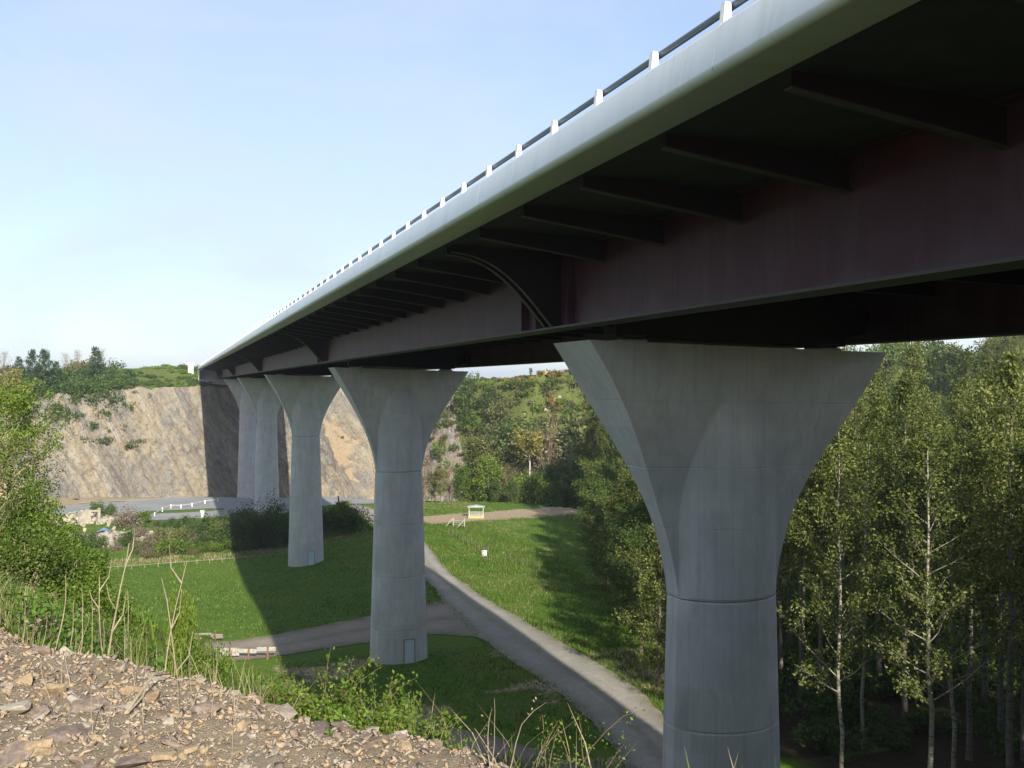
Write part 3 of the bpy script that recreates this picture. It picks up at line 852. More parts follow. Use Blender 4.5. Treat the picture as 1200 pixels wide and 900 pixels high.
def place(name, label, cat, meshes, parts, loc, sc=1.0, rz=None, group=None):
    o = empty(name, label, cat, loc, random.random() * 6.28 if rz is None else rz, group)
    o.scale = (sc, sc, sc * (.92 + .16 * random.random()))
    for me, pn in zip(meshes, parts): link(pn, me, None, o)
    return o

def merge_instances(name, meshes, xs, ys, zs, scs, g, mat):
    """one mesh made of many turned and scaled copies; for vegetation nobody could count"""
    arr = []
    for me in meshes:
        v = np.zeros(len(me.vertices) * 3, np.float32); me.vertices.foreach_get('co', v); arr.append(v.reshape(-1, 3))
    Vs = []
    for x, y, z, sc in zip(xs, ys, zs, scs):
        v = arr[g.integers(len(arr))]; a = g.random() * 6.28; c, s = math.cos(a), math.sin(a)
        Vs.append(np.stack([(v[:, 0] * c - v[:, 1] * s) * sc + x, (v[:, 0] * s + v[:, 1] * c) * sc + y, v[:, 2] * sc * (.8 + .5 * g.random()) + z], 1))
    V = np.vstack(Vs)
    me = np_mesh(name, V, np.arange(len(V)).reshape(-1, 4)); me.materials.append(mat)
    return me

# ------------------------------------------------------------------ the wood on the right
def wood_edge(y): return 38.5 + .32 * (y - 62)
WM = [M['birch'], M['leaf_wood']]
WOOD = [grow_tree(100 + i, H, r, lf, ln, ll * 1.3, .72, 11000, .21, .24, WM, 5, .014) for i, (H, r, lf, ln, ll) in enumerate(
    [(23, .20, .34, 34, 3.6), (21, .17, .28, 32, 3.2), (24.5, .23, .42, 34, 3.9), (19, .15, .24, 30, 3.0), (22, .19, .48, 28, 3.4)])]
WB = [m_bark('bright_birch_bark', (.22, .20, .16), (.42, .39, .32), (.06, .05, .045), .8), M['leaf_wood']]
WOOD += [grow_tree(110 + i, H, r, lf, ln, ll, .62, 7200, .20, .22, WB, 4, .022) for i, (H, r, lf, ln, ll) in enumerate([(26, .16, .32, 40, 4.6), (23, .13, .24, 36, 4.2)])]
EDGET = [grow_tree(120 + i, H, .15, .06, 34, 3.8, .55, 9500, .21, .27, [M['bark'], M['leaf_mid'] if i else M['leaf_wood']], 4, .03, shape='round') for i, H in enumerate((13.0, 11.0, 15.0))]
TR = ('trunk', 'crown')
spec = [(985, 60, 6, 'slim young tree with pale trunk, nearest to the right side of the big pier'),
        (1012, 68, 6, 'thin pale trunk standing close behind the slim young tree beside the big pier'),
        (1092, 53, 5, 'tall tree with the brightest pale trunk in the dark wood'),
        (1117, 62, 6, 'slender pale trunk just to the right of the brightest trunk in the wood'),
        (1136, 66, 4, 'second slender trunk to the right of the brightest trunk in the wood'),
        (1153, 76, 2, 'tree whose pale trunk foots highest at the far right of the wood'),
        (1185, 58, 2, 'leafy tree cut by the right border of the picture')]
spec += [(938, 78, 2, None), (962, 74, 4, None), (1030, 82, 0, None), (1062, 73, 2, None), (1075, 80, 1, None), (1172, 70, 0, None), (1200, 66, 1, None), (1100, 84, 4, None), (1000, 88, 2, None), (925, 90, 0, None), (915, 84, 1, None)]
DEEP = 'leafy pale trunked tree in the crowded depth of the wood right of the big pier'
taken = []
for px, z, v, lb in spec:
    p = at(px, 500, z); place('wood_tree', lb or DEEP, 'tree', WOOD[v], TR, (p.x, p.y, tz(p.x, p.y)), .96 + .1 * random.random(), None, 'pale trunked trees of the dark wood' if lb else 'trees in the depth of the wood'); taken.append((p.x, p.y))
def frame_x(x, y):
    z = y * CT + x * ST; return 200 + x * FPX / (CT * z) if z > 1 else -9999
g = np.random.default_rng(30); n = 0
while n < 74:                                   # the same wood goes on beyond the right border and throws its shade into the picture
    y = 0 + 72 * g.random(); x = 37 + 62 * g.random() ; px = frame_x(x, y)
    if (y * CT + x * ST > 4 and px < 1330) or min((x - a) ** 2 + (y - b) ** 2 for a, b in taken) < 3.0 ** 2: continue
    taken.append((x, y)); n += 1
    place('wood_tree', 'leafy tree of the wood beyond the right border of the picture', 'tree', WOOD[g.integers(5)], TR, (x, y, tz(x, y)), .95 + .25 * g.random(), None, 'trees of the wood beyond the right border')
g = np.random.default_rng(31); n = 0; tries = 0
while n < 190 and tries < 20000:
    tries += 1
    y = 30 + 165 * g.random() ; x = wood_edge(y) + 2.0 + 125 * g.random() ** 1.2
    z = y * CT + x * ST; px = frame_x(x, y)
    if px > 1300 or (px < 1225 and z < 72) or (y < 66 and px < 1225): continue
    if min((x - a) ** 2 + (y - b) ** 2 for a, b in taken) < 3.3 ** 2: continue
    taken.append((x, y)); n += 1
    deep = z > 115
    place('wood_tree', 'leafy pale trunked tree in the crowded depth of the wood right of the big pier', 'tree', WOOD[g.integers(5)], TR, (x, y, tz(x, y)), (1.0 if deep else .92) + .25 * g.random(), None, 'trees in the depth of the wood')
for k, (px, z, v, sc) in enumerate([(772, 82, 0, .95), (752, 92, 1, .95), (735, 102, 2, .85), (722, 112, 0, .95), (712, 124, 1, 1.1), (705, 136, 2, .85), (700, 150, 0, 1.0), (697, 164, 1, 1.1), (765, 100, 2, .95), (750, 118, 0, 1.1), (735, 138, 2, .95), (726, 155, 0, 1.1)]):
    p = at(px, 600, z)
    place('edge_tree', 'bushy tree leafy down to the ground along the meadow edge of the wood', 'tree', EDGET[v], TR, (p.x, p.y, tz(p.x, p.y)), sc, None, 'bushy trees along the meadow edge')

# undergrowth of the wood: nobody could count it
UB = [grow_bush(140 + i, 1.3, 1.2, 1.7, 420, .26, [M['twig'], M['leaf_mid']], 6, 4) for i in range(3)]
xs, ys = [], []
for _ in range(1500):
    y = 45 + 150 * g.random(); x = wood_edge(y) + 1 + 60 * g.random()
    if frame_x(x, y) < 1260 and (y * CT + x * ST) > 66: xs.append(x); ys.append(y)
zs = terr(np.array(xs), np.array(ys))
me = merge_instances('undergrowth', [b[1] for b in UB], xs, ys, zs, .5 + 1.1 * g.random(len(xs)), g, M['leaf_mid'])
tag(link('undergrowth', me), kind='stuff')

# ------------------------------------------------------------------ far hillside: scrub as stuff, single trees as things
def scatter_hill(name, seed, n, mat, lo, hi, region, leaf, leaves, base=(2.1, 2.4), clump=None):
    g = np.random.default_rng(seed)
    B = [grow_bush(seed * 10 + i, base[0], base[0] * .9, base[1], leaves, leaf, [M['twig'], mat], 7, 2)[1] for i in range(3)]
    X, Y = [], []
    while len(X) < n:
        x = region[0] + (region[1] - region[0]) * g.random(4000); y = region[2] + (region[3] - region[2]) * g.random(4000)
        d, p = seg_dist(FOOT, x, y); w = np.interp(p, np.arange(len(FOOT)), F_W)
        z = y * CT + x * ST; fx = 200 + x * FPX / (CT * np.maximum(z, 1))
        ok = (d > lo) & (d < w * hi) & (fx > -60) & (fx < 1260) & (x > region[0])
        if clump: ok &= fbm(x / clump[0], y / clump[0], clump[1]) > clump[2]
        X += list(x[ok]); Y += list(y[ok])
        if not ok.any() and len(X) == 0: break
    X, Y = np.array(X[:n]), np.array(Y[:n])
    me = merge_instances(name, B, X, Y, terr(X, Y) - .3, .55 + .9 * g.random(n) ** 1.5, g, mat)
    return tag(link(name, me), kind='stuff')
HILL = (62, 150, 190, 420)
HR = (126, 260, 60, 420)
scatter_hill('hillside_scrub', 58, 800, M['leaf_hedge'], 1, 1.3, HR, .6, 460, base=(3.4, 4.4))
scatter_hill('hillside_scrub', 59, 500, M['leaf_wood'], 1, 1.3, HR, .6, 460, base=(3.2, 5.2))
scatter_hill('hillside_scrub', 65, 720, M['leaf_bright'], 1, .98, HILL, .40, 420)
scatter_hill('hillside_scrub', 51, 480, M['leaf_hedge'], 1, .98, HILL, .48, 420)
scatter_hill('hillside_scrub', 52, 620, M['leaf_olive'], 1, .98, HILL, .48, 420)
scatter_hill('hillside_bare_scrub', 53, 380, M['leaf_brown'], 2, .98, HILL, .34, 420, clump=(20, 9, .5))
scatter_hill('gorse', 54, 200, M['leaf_gorse'], 34, 1.3, (96, 150, 190, 420), .42, 380, base=(1.6, 1.4), clump=(26, 14, .5))
scatter_hill('cliff_top_scrub', 55, 330, M['leaf_mid'], 10.5, 2.4, (-95, -11, 245, 330), .42, 420, base=(2.8, 3.0))
scatter_hill('cliff_top_scrub', 68, 130, M['leaf_mid'], 7, 1.3, (-48, -9, 245, 300), .40, 420, base=(2.6, 2.2))
scatter_hill('cliff_top_scrub', 69, 60, M['leaf_olive'], 8, 1.3, (-40, -4, 250, 300), .40, 380, base=(2.0, 1.6))
scatter_hill('bank_scrub', 60, 130, M['leaf_mid'], 15, 4.0, (-20, 12, 270, 345), .30, 380, base=(1.3, .9), clump=(10, 4, .5))
scatter_hill('bank_scrub', 61, 260, M['grass'], 13, 4.0, (-26, 14, 270, 345), .34, 240, base=(1.2, .6))
scatter_hill('cliff_top_scrub', 56, 150, M['leaf_olive'], 10, 2.8, (-95, -7, 245, 330), .42, 420, base=(2.2, 2.3), clump=(18, 3, .45))
scatter_hill('cliff_top_scrub', 57, 90, M['leaf_olive'], 13, 3.2, (24, 78, 285, 345), .42, 380, base=(2.0, 1.6), clump=(14, 3, .45))

scatter_hill('heath', 62, 900, M['leaf_olive'], 8, 1.3, HILL, .30, 260, base=(1.0, .8))
scatter_hill('heath', 63, 420, M['leaf_gorse'], 26, 1.3, (90, 150, 190, 420), .28, 240, base=(1.0, .8), clump=(30, 14, .45))
scatter_hill('heath', 64, 420, M['leaf_brown'], 8, 1.3, HILL, .26, 240, base=(1.1, .8))
scatter_hill('cliff_foot_scrub', 66, 46, M['leaf_mid'], -9, .10, (-30, 76, 240, 320), .26, 200, base=(1.2, .8), clump=(8, 4, .5))
scatter_hill('cliff_foot_scrub', 67, 60, M['leaf_olive'], -10, .95, (-30, 70, 240, 330), .24, 160, base=(.8, .6), clump=(9, 8, .5))
HT = {
 'olive': grow_tree(201, 11, .16, .18, 26, 3.4, .7, 2600, .36, .38, [M['bark'], M['leaf_olive']], 3, .02, shape='round'),
 'green': grow_tree(202, 9, .15, .10, 26, 3.2, .6, 3000, .36, .40, [M['bark'], M['leaf_bright']], 3, .02, shape='round'),
 'mid': grow_tree(203, 10, .16, .12, 26, 3.4, .6, 3000, .36, .40, [M['bark'], M['leaf_mid']], 3, .02, shape='round'),
 'gold': grow_tree(204, 12, .15, .42, 22, 3.0, .8, 2300, .34, .36, [M['birch'], M['leaf_gold']], 3, .015, shape='round'),
 'bare': grow_tree(205, 10, .15, .18, 36, 3.3, .9, 700, .20, .3, [M['twig'], M['leaf_brown']], 5, .02, shape='round'),
 'pine': grow_tree(206, 10, .16, .15, 36, 2.6, .15, 3400, .34, .24, [M['bark'], M['leaf_pine']], 4, .01),
 'pole': grow_tree(208, 12, .17, .80, 16, 2.0, .55, 1500, .34, .34, [m_bark('white_pole_bark', (.45, .42, .36), (.66, .62, .54), (.2, .18, .15), .4), M['leaf_gold']], 3, .01, shape='round'),  # white bark of the one bright straight trunk
 'poplar': grow_tree(207, 14, .16, .30, 26, 1.9, 1.0, 2300, .34, .32, [M['birch'], M['leaf_olive']], 3, .01, shape='round'),
}
HL = {'olive': 'olive green tree in the row between meadow and hillside', 'green': 'bright fresh green tree in the row between meadow and hillside',
      'mid': 'dark green rounded tree in the row between meadow and hillside', 'gold': 'golden budding tree in the row between meadow and hillside',
      'bare': 'grey leafless tree in the row between meadow and hillside', 'poplar': 'slim upright pale tree in the row between meadow and hillside'}
def tree_to(kind, px, z, py_top, label, group=None, H=None):
    p = at(px, py_top, z); gz = tz(p.x, p.y); Hm = {'olive': 11, 'green': 9, 'mid': 10, 'gold': 12, 'pole': 12, 'bare': 10, 'pine': 10, 'poplar': 14}[kind]
    sc = max(.25, (p.z - gz) / Hm * .95)
    return place('pine_tree' if kind == 'pine' else 'tree', label, 'tree', HT[kind], TR, (p.x, p.y, gz - .1), sc, None, group)
rowg = 'trees in the row between meadow and hillside'
ROW = [(497, 212, 540, 'bare'), (506, 216, 553, 'mid'), (516, 214, 548, 'olive'), (527, 219, 545, 'bare'), (536, 216, 556, 'mid'), (545, 220, 551, 'green'), (553, 226, 518, 'poplar'),
       (562, 222, 515, 'olive'), (573, 218, 536, 'green'), (583, 228, 520, 'poplar'), (594, 224, 540, 'bare'), (604, 228, 512, 'poplar'), (610, 220, 556, 'green'), (632, 216, 558, 'green'), (637, 224, 545, 'bare'),
       (646, 220, 556, 'mid'), (655, 226, 540, 'olive'), (664, 222, 545, 'mid'), (672, 214, 530, 'bare'), (680, 208, 540, 'mid'), (690, 212, 528, 'olive'), (702, 206, 520, 'bare'), (714, 196, 512, 'olive'), (490, 222, 556, 'green'),
       (600, 214, 566, 'mid'), (580, 214, 565, 'mid'), (657, 212, 566, 'green'), (700, 190, 545, 'olive'), (716, 180, 535, 'bare')]
for px, z, pt, kd in ROW: tree_to(kd, px, z, pt, HL[kd], rowg)
SL = [(548, 305, 447, 'mid'), (560, 310, 438, 'green'), (575, 300, 452, 'mid'), (590, 290, 470, 'olive'), (603, 280, 490, 'mid'), (640, 262, 505, 'bare'),
      (655, 270, 500, 'olive'), (668, 280, 490, 'bare'), (684, 270, 495, 'mid'), (700, 260, 490, 'olive'), (622, 300, 462, 'mid'), (675, 320, 462, 'mid'), (695, 300, 470, 'olive')]
SLL = {'olive': 'olive green tree growing high on the scrubby far hillside', 'mid': 'dark green tree growing high on the scrubby far hillside', 'green': 'bright green tree crowning the top of the far hillside', 'bare': 'leafless greyish tree on the scrubby far hillside'}
for px, z, pt, kd in SL: tree_to(kd, px, z, pt, SLL[kd], 'trees on the far hillside')
tree_to('pole', 621, 221, 496, 'golden topped tree with one tall bright straight trunk, standing out on the hillside')
tree_to('mid', 604, 520, 441, 'lone small tree on the horizon field seen under the bridge')
# trees along the left skyline
TL = [(22, 262, 415, 'pine', 'dark pine on the left skyline, leftmost of the pines'), (38, 258, 411, 'pine', 'pine on the left skyline between the leftmost and the tallest pine'), (52, 256, 403, 'pine', 'tallest dark pine on the left skyline above the cliff'),
      (112, 268, 404, 'pine', 'ragged conifer on the skyline at the right end of the skyline trees'), (90, 270, 409, 'bare', 'leafless tree on the skyline between the pines and the ragged conifer'), (76, 268, 416, 'bare', 'small leafless tree close to the right of the tallest pine'), (5, 256, 411, 'bare', 'leafless tree on the skyline at the left picture border'),
      (66, 264, 421, 'pine', 'short pine just right of the tallest pine on the skyline'), (14, 238, 431, 'gold', 'yellowish budding tree on the slope below the skyline pines'), (120, 272, 412, 'bare', 'bare branched tree leaning against the ragged conifer'),
      (88, 262, 448, 'bare', 'thin pale leafless tree in the scrub at the cliff edge')]
for px, z, pt, kd, lb in TL: tree_to(kd, px, z, pt, lb)

# ------------------------------------------------------------------ thicket between field and yard
BM = [M['twig'], M['leaf_mid']]
BUSH = {'mid': grow_bush(301, 3.0, 2.6, 3.4, 3200, .26, BM, 10, 8), 'olive': grow_bush(302, 2.8, 2.4, 2.6, 2600, .24, [M['twig'], M['leaf_olive']], 9, 8),
        'bright': grow_bush(303, 2.6, 2.3, 2.6, 2600, .25, [M['twig'], M['leaf_bright']], 9, 8), 'brown': grow_bush(304, 2.4, 2.2, 2.2, 1500, .18, [M['twig'], M['leaf_brown']], 9, 14),
        'big': grow_bush(305, 6.0, 5.0, 7.6, 12000, .30, BM, 22, 14)}
BP = ('stems', 'foliage')
def bush_at(kind, x, y, sc, label, group=None, name='bush', dz=-.1):
    return place(name, label, 'bush', BUSH[kind], BP, (x, y, tz(x, y) + dz), sc, None, group)
BL = {'mid': 'dark green bush in the thicket between the field and the quarry yard', 'olive': 'olive coloured bush in the thicket between the field and the quarry yard',
      'bright': 'light green bush in the thicket between the field and the quarry yard', 'brown': 'brownish leafless bush in the thicket between the field and the quarry yard'}
g = np.random.default_rng(77); pts = []
tries = 0
while len(pts) < 110 and tries < 9000:
    tries += 1
    x = -14 + 44 * g.random(); y = 160 + 54 * g.random()
    px = frame_x(x, y)
    if px < 165 or px > 428 or (x > 26 and y > 186) or abs(x - 35.5) < 4: continue
    if y < 166 + (x + 5) * .30 or y > 204: continue
    if min([(x - a) ** 2 + (y - b) ** 2 for a, b in pts] + [99]) < 2.7 ** 2: continue
    pts.append((x, y)); kd = ('mid', 'olive', 'brown', 'olive', 'bright', 'brown', 'mid')[g.integers(7)]
    bush_at(kd, x, y, (.45 + .85 * g.random() ** 1.3) * (1.0 if y < 192 else .6), BL[kd], 'bushes of the thicket below the yard')
p = at(297, 600, 168); bush_at('big', p.x, p.y, 1.02, 'biggest dark bush of the thicket, in the bridge shadow before the farther piers')
p = at(338, 600, 178); bush_at('big', p.x, p.y, .62, 'wide dark bush right behind the lone pier in the field')
p = at(408, 600, 170); bush_at('mid', p.x, p.y, 1.3, 'dark bush beside the tall pier with the blue door, on its left')
p = at(154, 600, 192); bush_at('brown', p.x, p.y, 1.9, 'tall brownish shrub standing right of the ruin')
p = at(170, 600, 196); bush_at('bright', p.x, p.y, 1.0, 'light green bush just right of the tall brownish shrub')
p = at(120, 600, 206); bush_at('mid', p.x, p.y, 1.0, 'dark green bush behind the ruin')
p = at(118, 600, 250); bush_at('bright', p.x, p.y, .8, 'light green bush at the foot of the lit cliff')
p = at(388, 600, 290); bush_at('bright', p.x, p.y, .7, 'low green bush at the foot of the cliff seen between two piers')
p = at(428, 600, 236); bush_at('bright', p.x, p.y, .9, 'green bush on the earth mound beyond the little red railing')
p = at(405, 600, 200); bush_at('bright', p.x, p.y, .8, 'small light bush left of the little red railing')
for px, z, sc in ((110, 168, .8), (135, 164, .7), (90, 166, .9), (148, 170, .8), (70, 160, 1.0), (120, 156, .6)):
    p = at(px, 600, z); bush_at('mid' if sc != .7 else 'brown', p.x, p.y, sc, 'bush in the scrub strip below the ruin', 'bushes of the scrub strip below the ruin')

# ------------------------------------------------------------------ near bushes on the left shoulder
NB = [grow_bush(320, 1.5, 1.3, 3.0, 11000, .105, [M['dry'], M['leaf_bright']], 16, 16), grow_bush(321, 1.4, 1.3, 2.6, 8500, .095, [M['dry'], M['leaf_hedge']], 14, 22),
      grow_bush(322, 1.6, 1.4, 2.4, 9000, .10, [M['twig'], M['leaf_bright']], 14, 12), grow_tree(323, 6.5, .07, .12, 26, 2.0, .75, 6500, .12, .16, [M['dry'], M['leaf_bright']], 4, .03, shape='round'),
      grow_tree(324, 6.0, .07, .10, 28, 2.0, .8, 3500, .10, .14, [M['dry'], M['leaf_olive']], 5, .03, shape='round')]
NH = [3.0, 2.6, 2.4, 6.5, 6.0]
def near(v, px, pt, z, label, name='bush', cat='bush', group=None, wid=1.0):
    p = at(px, pt, z); gz = tz(p.x, p.y); sc = (p.z - gz) / NH[v]
    o = place(name, label, cat, NB[v], TR if v > 2 else BP, (p.x, p.y, gz - .05), sc, None, group); o.scale.x *= wid; o.scale.y *= wid; o.scale.z = sc; return o
near(1, 62, 634, 13.5, 'dense dark green bush on the left shoulder, behind the dry stalks')
near(1, 20, 610, 12.5, 'low dark green bush at the left picture border')
near(2, 104, 668, 12.5, 'light green bush between the dense dark bush and the sunlit field')
near(3, 8, 466, 24, 'tall light green shrubby tree at the left picture border', 'young_tree', 'tree')
near(4, 36, 505, 28, 'thin branched olive shrubby tree right of the tall light green one', 'young_tree', 'tree')
near(4, -12, 520, 20, 'bare branched shrubby tree partly outside the left border', 'young_tree', 'tree')
near(0, 30, 570, 22, 'bright leafy bush under the shrubby trees on the left')
near(0, 74, 634, 20, 'bright leafy bush peeping out right above the dense dark one')
near(2, 158, 742, 8.2, 'light green bush at the slope edge behind the dead stalks', wid=.3)
near(2, 205, 682, 8.0, 'bright leafy bush with dead twigs before the sunlit field', wid=.22)
near(2, 228, 746, 7.7, 'low leafy bush left of the white plank fence', wid=.5)
near(1, 108, 716, 9.0, 'small dark leafy bush among the dead stalks', wid=.6)
near(2, 272, 788, 7.2, 'low leafy bush in front of the white plank fence', wid=.6)
near(2, 322, 796, 6.9, 'low green bush at the edge of the rubble, left of the budding bramble', wid=.6)
near(1, 0, 690, 9.5, 'brownish green bush at the lower left picture border')

# budding brambles, saplings and dead stalks at the edge of the rubble
def bramble(seed, h, n, spread, leaf, mats, per=9, lean=.35, th=.62):
    g = np.random.default_rng(seed); mb = MB(); P = []
    for k in range(n):
        a = g.random() * 6.28; r = spread * math.sqrt(g.random())
        b = Vector((math.cos(a) * r, math.sin(a) * r, -.06)); L = h * (.55 + .5 * g.random())
        d = Vector((g.normal() * lean, g.normal() * lean, 1)).normalized(); pts = [b]; q = b.copy()
        for j in range(5):
            d = (d + Vector((g.normal() * .16, g.normal() * .16, -.05 * j))).normalized(); q = q + d * L / 5; pts.append(q.copy())
        mb.tube(pts, [th * r for r in (.0055, .005, .0045, .004, .003, .0015)], 4, 0, False)
        for j in range(per * 5):
            u = .12 + .88 * g.random(); i = min(int(u * 5), 4); c = pts[i].lerp(pts[i + 1], u * 5 - i)
            P.append((c.x + g.normal() * .022, c.y + g.normal() * .022, c.z + g.normal() * .02))
    st = mb.mesh('stems', mats[0]); V, F = leaf_quads(np.array(P), leaf, g, .5)
    fo = np_mesh('leaves', V, F); fo.materials.append(mats[1])
    return st, fo
BRM = [M['twig'], M['leaf_bright']]
def plant(name, label, cat, ms, px, z, py_base=None, sc=1.0, dz=0.0):
    p = at(px, 800, z); gz = tz(p.x, p.y)
    return place(name, label, cat, ms, ('stems', 'leaves'), (p.x, p.y, gz + dz), sc)
for k, (px, z, h, n, sp, lb) in enumerate([
    (372, 6.2, .80, 16, .16, 'tallest budding bramble, its arching shoots against the shaded grass'), (408, 6.1, .74, 22, .22, 'dense budding bramble right of the tallest one'),
    (438, 5.85, .62, 24, .22, 'low budding bramble in the middle of the bramble row'), (470, 5.6, .56, 16, .16, 'sparse bramble at the right end of the bramble row'),
    (345, 6.4, .62, 20, .24, 'budding bramble at the left end of the bramble row'), (395, 5.8, .40, 20, .25, 'low bramble creeping over the rubble edge before the dense one'),
    (500, 5.4, .46, 9, .10, 'thin upright bramble shoots right of the bramble row'), (425, 5.1, .22, 14, .18, 'small green plant growing among the edge stones')]):
    plant('bramble', lb, 'bramble', bramble(400 + k, h, n, sp, .025, BRM, 18), px, z)
plant('sapling', 'budding forked sapling at the bottom edge, right of centre', 'sapling', bramble(420, .52, 4, .03, .014, [M['twig'], M['leaf_bright']], 12, .28, .45), 681, 4.3)
plant('sapling', 'small budding sapling left of the forked one at the bottom edge', 'sapling', bramble(421, .32, 4, .05, .014, [M['twig'], M['leaf_bright']], 12, .35, .45), 636, 4.4)
plant('sapling', 'bare thin sapling with few side twigs near the bottom centre', 'sapling', bramble(422, .46, 3, .03, .012, [M['dry'], M['grass_dry']], 3, .10, .5), 583, 4.4)

def stalk(seed, h, forks, r):
    g = np.random.default_rng(seed); mb = MB(); d = Vector((g.normal() * .10, g.normal() * .06, 1)).normalized()
    pts = [Vector((0, 0, -.08))]; q = Vector((0, 0, 0))
    for j in range(7):
        d = (d + Vector((g.normal() * .10, g.normal() * .08, 0))).normalized(); q = q + d * h / 7; pts.append(q.copy())
    mb.tube(pts, [r * (1 - j / 9.5) for j in range(8)], 5)
    for k in range(forks):
        i = 3 + g.integers(4); s = pts[i]; a = g.choice((-1, 1)) * (.5 + .5 * g.random())
        e = s + Vector((a * h * .10, g.normal() * .06 * h, h * .09)); f = e + Vector((a * h * .03, 0, h * (.06 + .1 * g.random())))
        mb.tube([s, e, f], [r * .6, r * .5, r * .25], 4)
    return mb.mesh('dry_stalk', M['dry'], 60)
SV = [stalk(440 + i, 1.0, f, .0085) for i, f in enumerate((3, 0, 2, 0, 1, 2))]
def dry(px_b, z, py_top, v, label=None, thick=1.0):
    p = at(px_b, py_top, z); gz = tz(p.x, p.y); o = link('dry_stalk', SV[v], None, None, (p.x, p.y, gz)); hh = max(.25, p.z - gz)
    o.scale = (thick * hh ** .5, thick * hh ** .5, hh); o.rotation_euler = (0, 0, random.random() * .8 - .4)
    tag(o, label or 'thin dry upright stalk among the dead stalks at the left slope edge', 'stalk', 'dry stalks at the slope edge')
dry(124, 7.5, 634, 0, 'tallest forked dead stalk standing before the sunlit field', 1.0)
dry(134, 7.8, 668, 2, 'forked dead stalk just right of the tallest one', .95)
dry(61, 7.4, 672, 3, 'straight pale dead stalk left of the forked ones', .85)
dry(92, 7.5, 690, 1, 'straight leaning dead stalk between the straight pale and the forked stalk', .85)
dry(214, 7.6, 672, 4, 'bent dead twig rising from the bush before the sunlit field', .85)
dry(188, 7.8, 655, 5, 'crooked dead twig left of the bent one before the field', .85)
for px, z, pt in ((26, 7.2, 700), (45, 7.3, 718), (75, 7.4, 705), (104, 7.2, 700), (112, 7.6, 722), (146, 7.4, 690), (142, 7.1, 720), (86, 7.0, 735), (118, 6.9, 728), (20, 7.5, 735), (36, 6.6, 760), (130, 6.5, 762), (150, 6.8, 745)):
    dry(px, z, pt, (1, 3)[int(px) % 2], None, .7)
g = np.random.default_rng(3)
for k in range(26):
    z = 4.6 + 2.0 * g.random(); px = 30 + 330 * g.random(); p = at(px, 800, z); h_ = .12 + .25 * g.random()
    o = link('dry_stalk', SV[(1, 3)[k % 2]], None, None, (p.x, p.y, tz(p.x, p.y) - .02)); o.scale = (.28, .28, h_); o.rotation_euler = (g.normal() * .12, g.normal() * .12, g.random() * 6)
    tag(o, 'short thin dry stem sticking up out of the rubble', 'stalk', 'short dry stems on the rubble')
for k, (px, z, pt, lb) in enumerate(((248, 5.0, 770, 'lone thin dark stem standing up from the middle of the rubble'), (272, 4.7, 835, 'short dead stem on the rubble right of the lone thin one'), (577, 4.3, 818, 'single dry stalk at the right end of the rubble'), (170, 5.7, 800, 'short dead stem near the back of the rubble'))):
    dry(px, z, pt, 1, lb, .45)

# grass, weeds and dry grass along the edge: stuff
def blades(P, h, w, g, lean=.35):
    n = len(P); a = g.random(n) * 6.28; d = np.stack([np.cos(a), np.sin(a), np.zeros(n)], 1); sd = np.stack([-np.sin(a), np.cos(a), np.zeros(n)], 1)
    L = lean * (g.random(n) + .2); hh = h * (.5 + .8 * g.random(n)); ww = (w * (.6 + .8 * g.random(n)))[:, None] * .5
    up = np.stack([np.zeros(n), np.zeros(n), hh], 1)
    m = P + up * .55 + d * (hh * L * .35)[:, None]; t = P + up * .95 + d * (hh * L)[:, None]
    V = np.stack([P - sd * ww, P + sd * ww, m + sd * ww * .75, m - sd * ww * .75, t + sd * ww * .08, t - sd * ww * .08], 1).reshape(-1, 3)
    b = np.arange(n)[:, None] * 6
    F = np.vstack([b + np.array([[0, 1, 2, 3]]), b + np.array([[3, 2, 4, 5]])])
    return V, F
def blade_field(name, n, region, test, h, w, mat, seed, lean=.4, dz=0.0):
    g = np.random.default_rng(seed); X = np.zeros(0); Y = np.zeros(0); it = 0
    while len(X) < n and it < 60:
        it += 1
        x = region[0] + (region[1] - region[0]) * g.random(n); y = region[2] + (region[3] - region[2]) * g.random(n)
        ok = test(x, y, g); X = np.r_[X, x[ok]]; Y = np.r_[Y, y[ok]]
    X, Y = X[:n], Y[:n]; P = np.stack([X, Y, terr(X, Y) - .02 + dz], 1)
    hv = h * (.6 + .8 * fbm(X / (h * 8), Y / (h * 8), seed)); V, F = blades(P, hv, np.full(len(X), w), g, lean)
    return tag(link(name, np_mesh(name, V, F), mat), kind='stuff')
def dn_of(x, y): return seg_dist(EDGE, x, y)[0]
def t_edge(lo, hi, dens=None, seed=0):
    def f(x, y, g):
        d = dn_of(x, y) + (fbm(x / .9, y / .9, 66) - .5) * 1.1; fx = 200 + x * FPX / (CT * np.maximum(y * CT + x * ST, .5))
        ok = ((fx < 470) | (g.random(len(x)) < np.where(fx < 620, .22, .07))) & (d > lo) & (d < hi) & (fx > -160) & (fx < 1300) & (g.random(len(x)) < np.clip((d - lo) / .6, .08, 1))
        if dens: ok &= fbm(x / dens[0], y / dens[0], seed) > dens[1]
        return ok
    return f
blade_field('edge_grass', 42000, (-7, 9, 1.0, 19), t_edge(.35, 6.5), .24, .010, M['grass'], 501, .95)
blade_field('dry_edge_grass', 10000, (-7, 9, 1.0, 19), t_edge(-.1, 5.0, (1.2, .46), 5), .28, .006, M['grass_dry'], 502, .95)
blade_field('slope_grass', 40000, (-40, 40, 6, 62), lambda x, y, g: (dn_of(x, y) > 5) & (dn_of(x, y) < 45) & (200 + x * FPX / (CT * np.maximum(y * CT + x * ST, .5)) > -100), .55, .05, M['grass'], 503, .5)
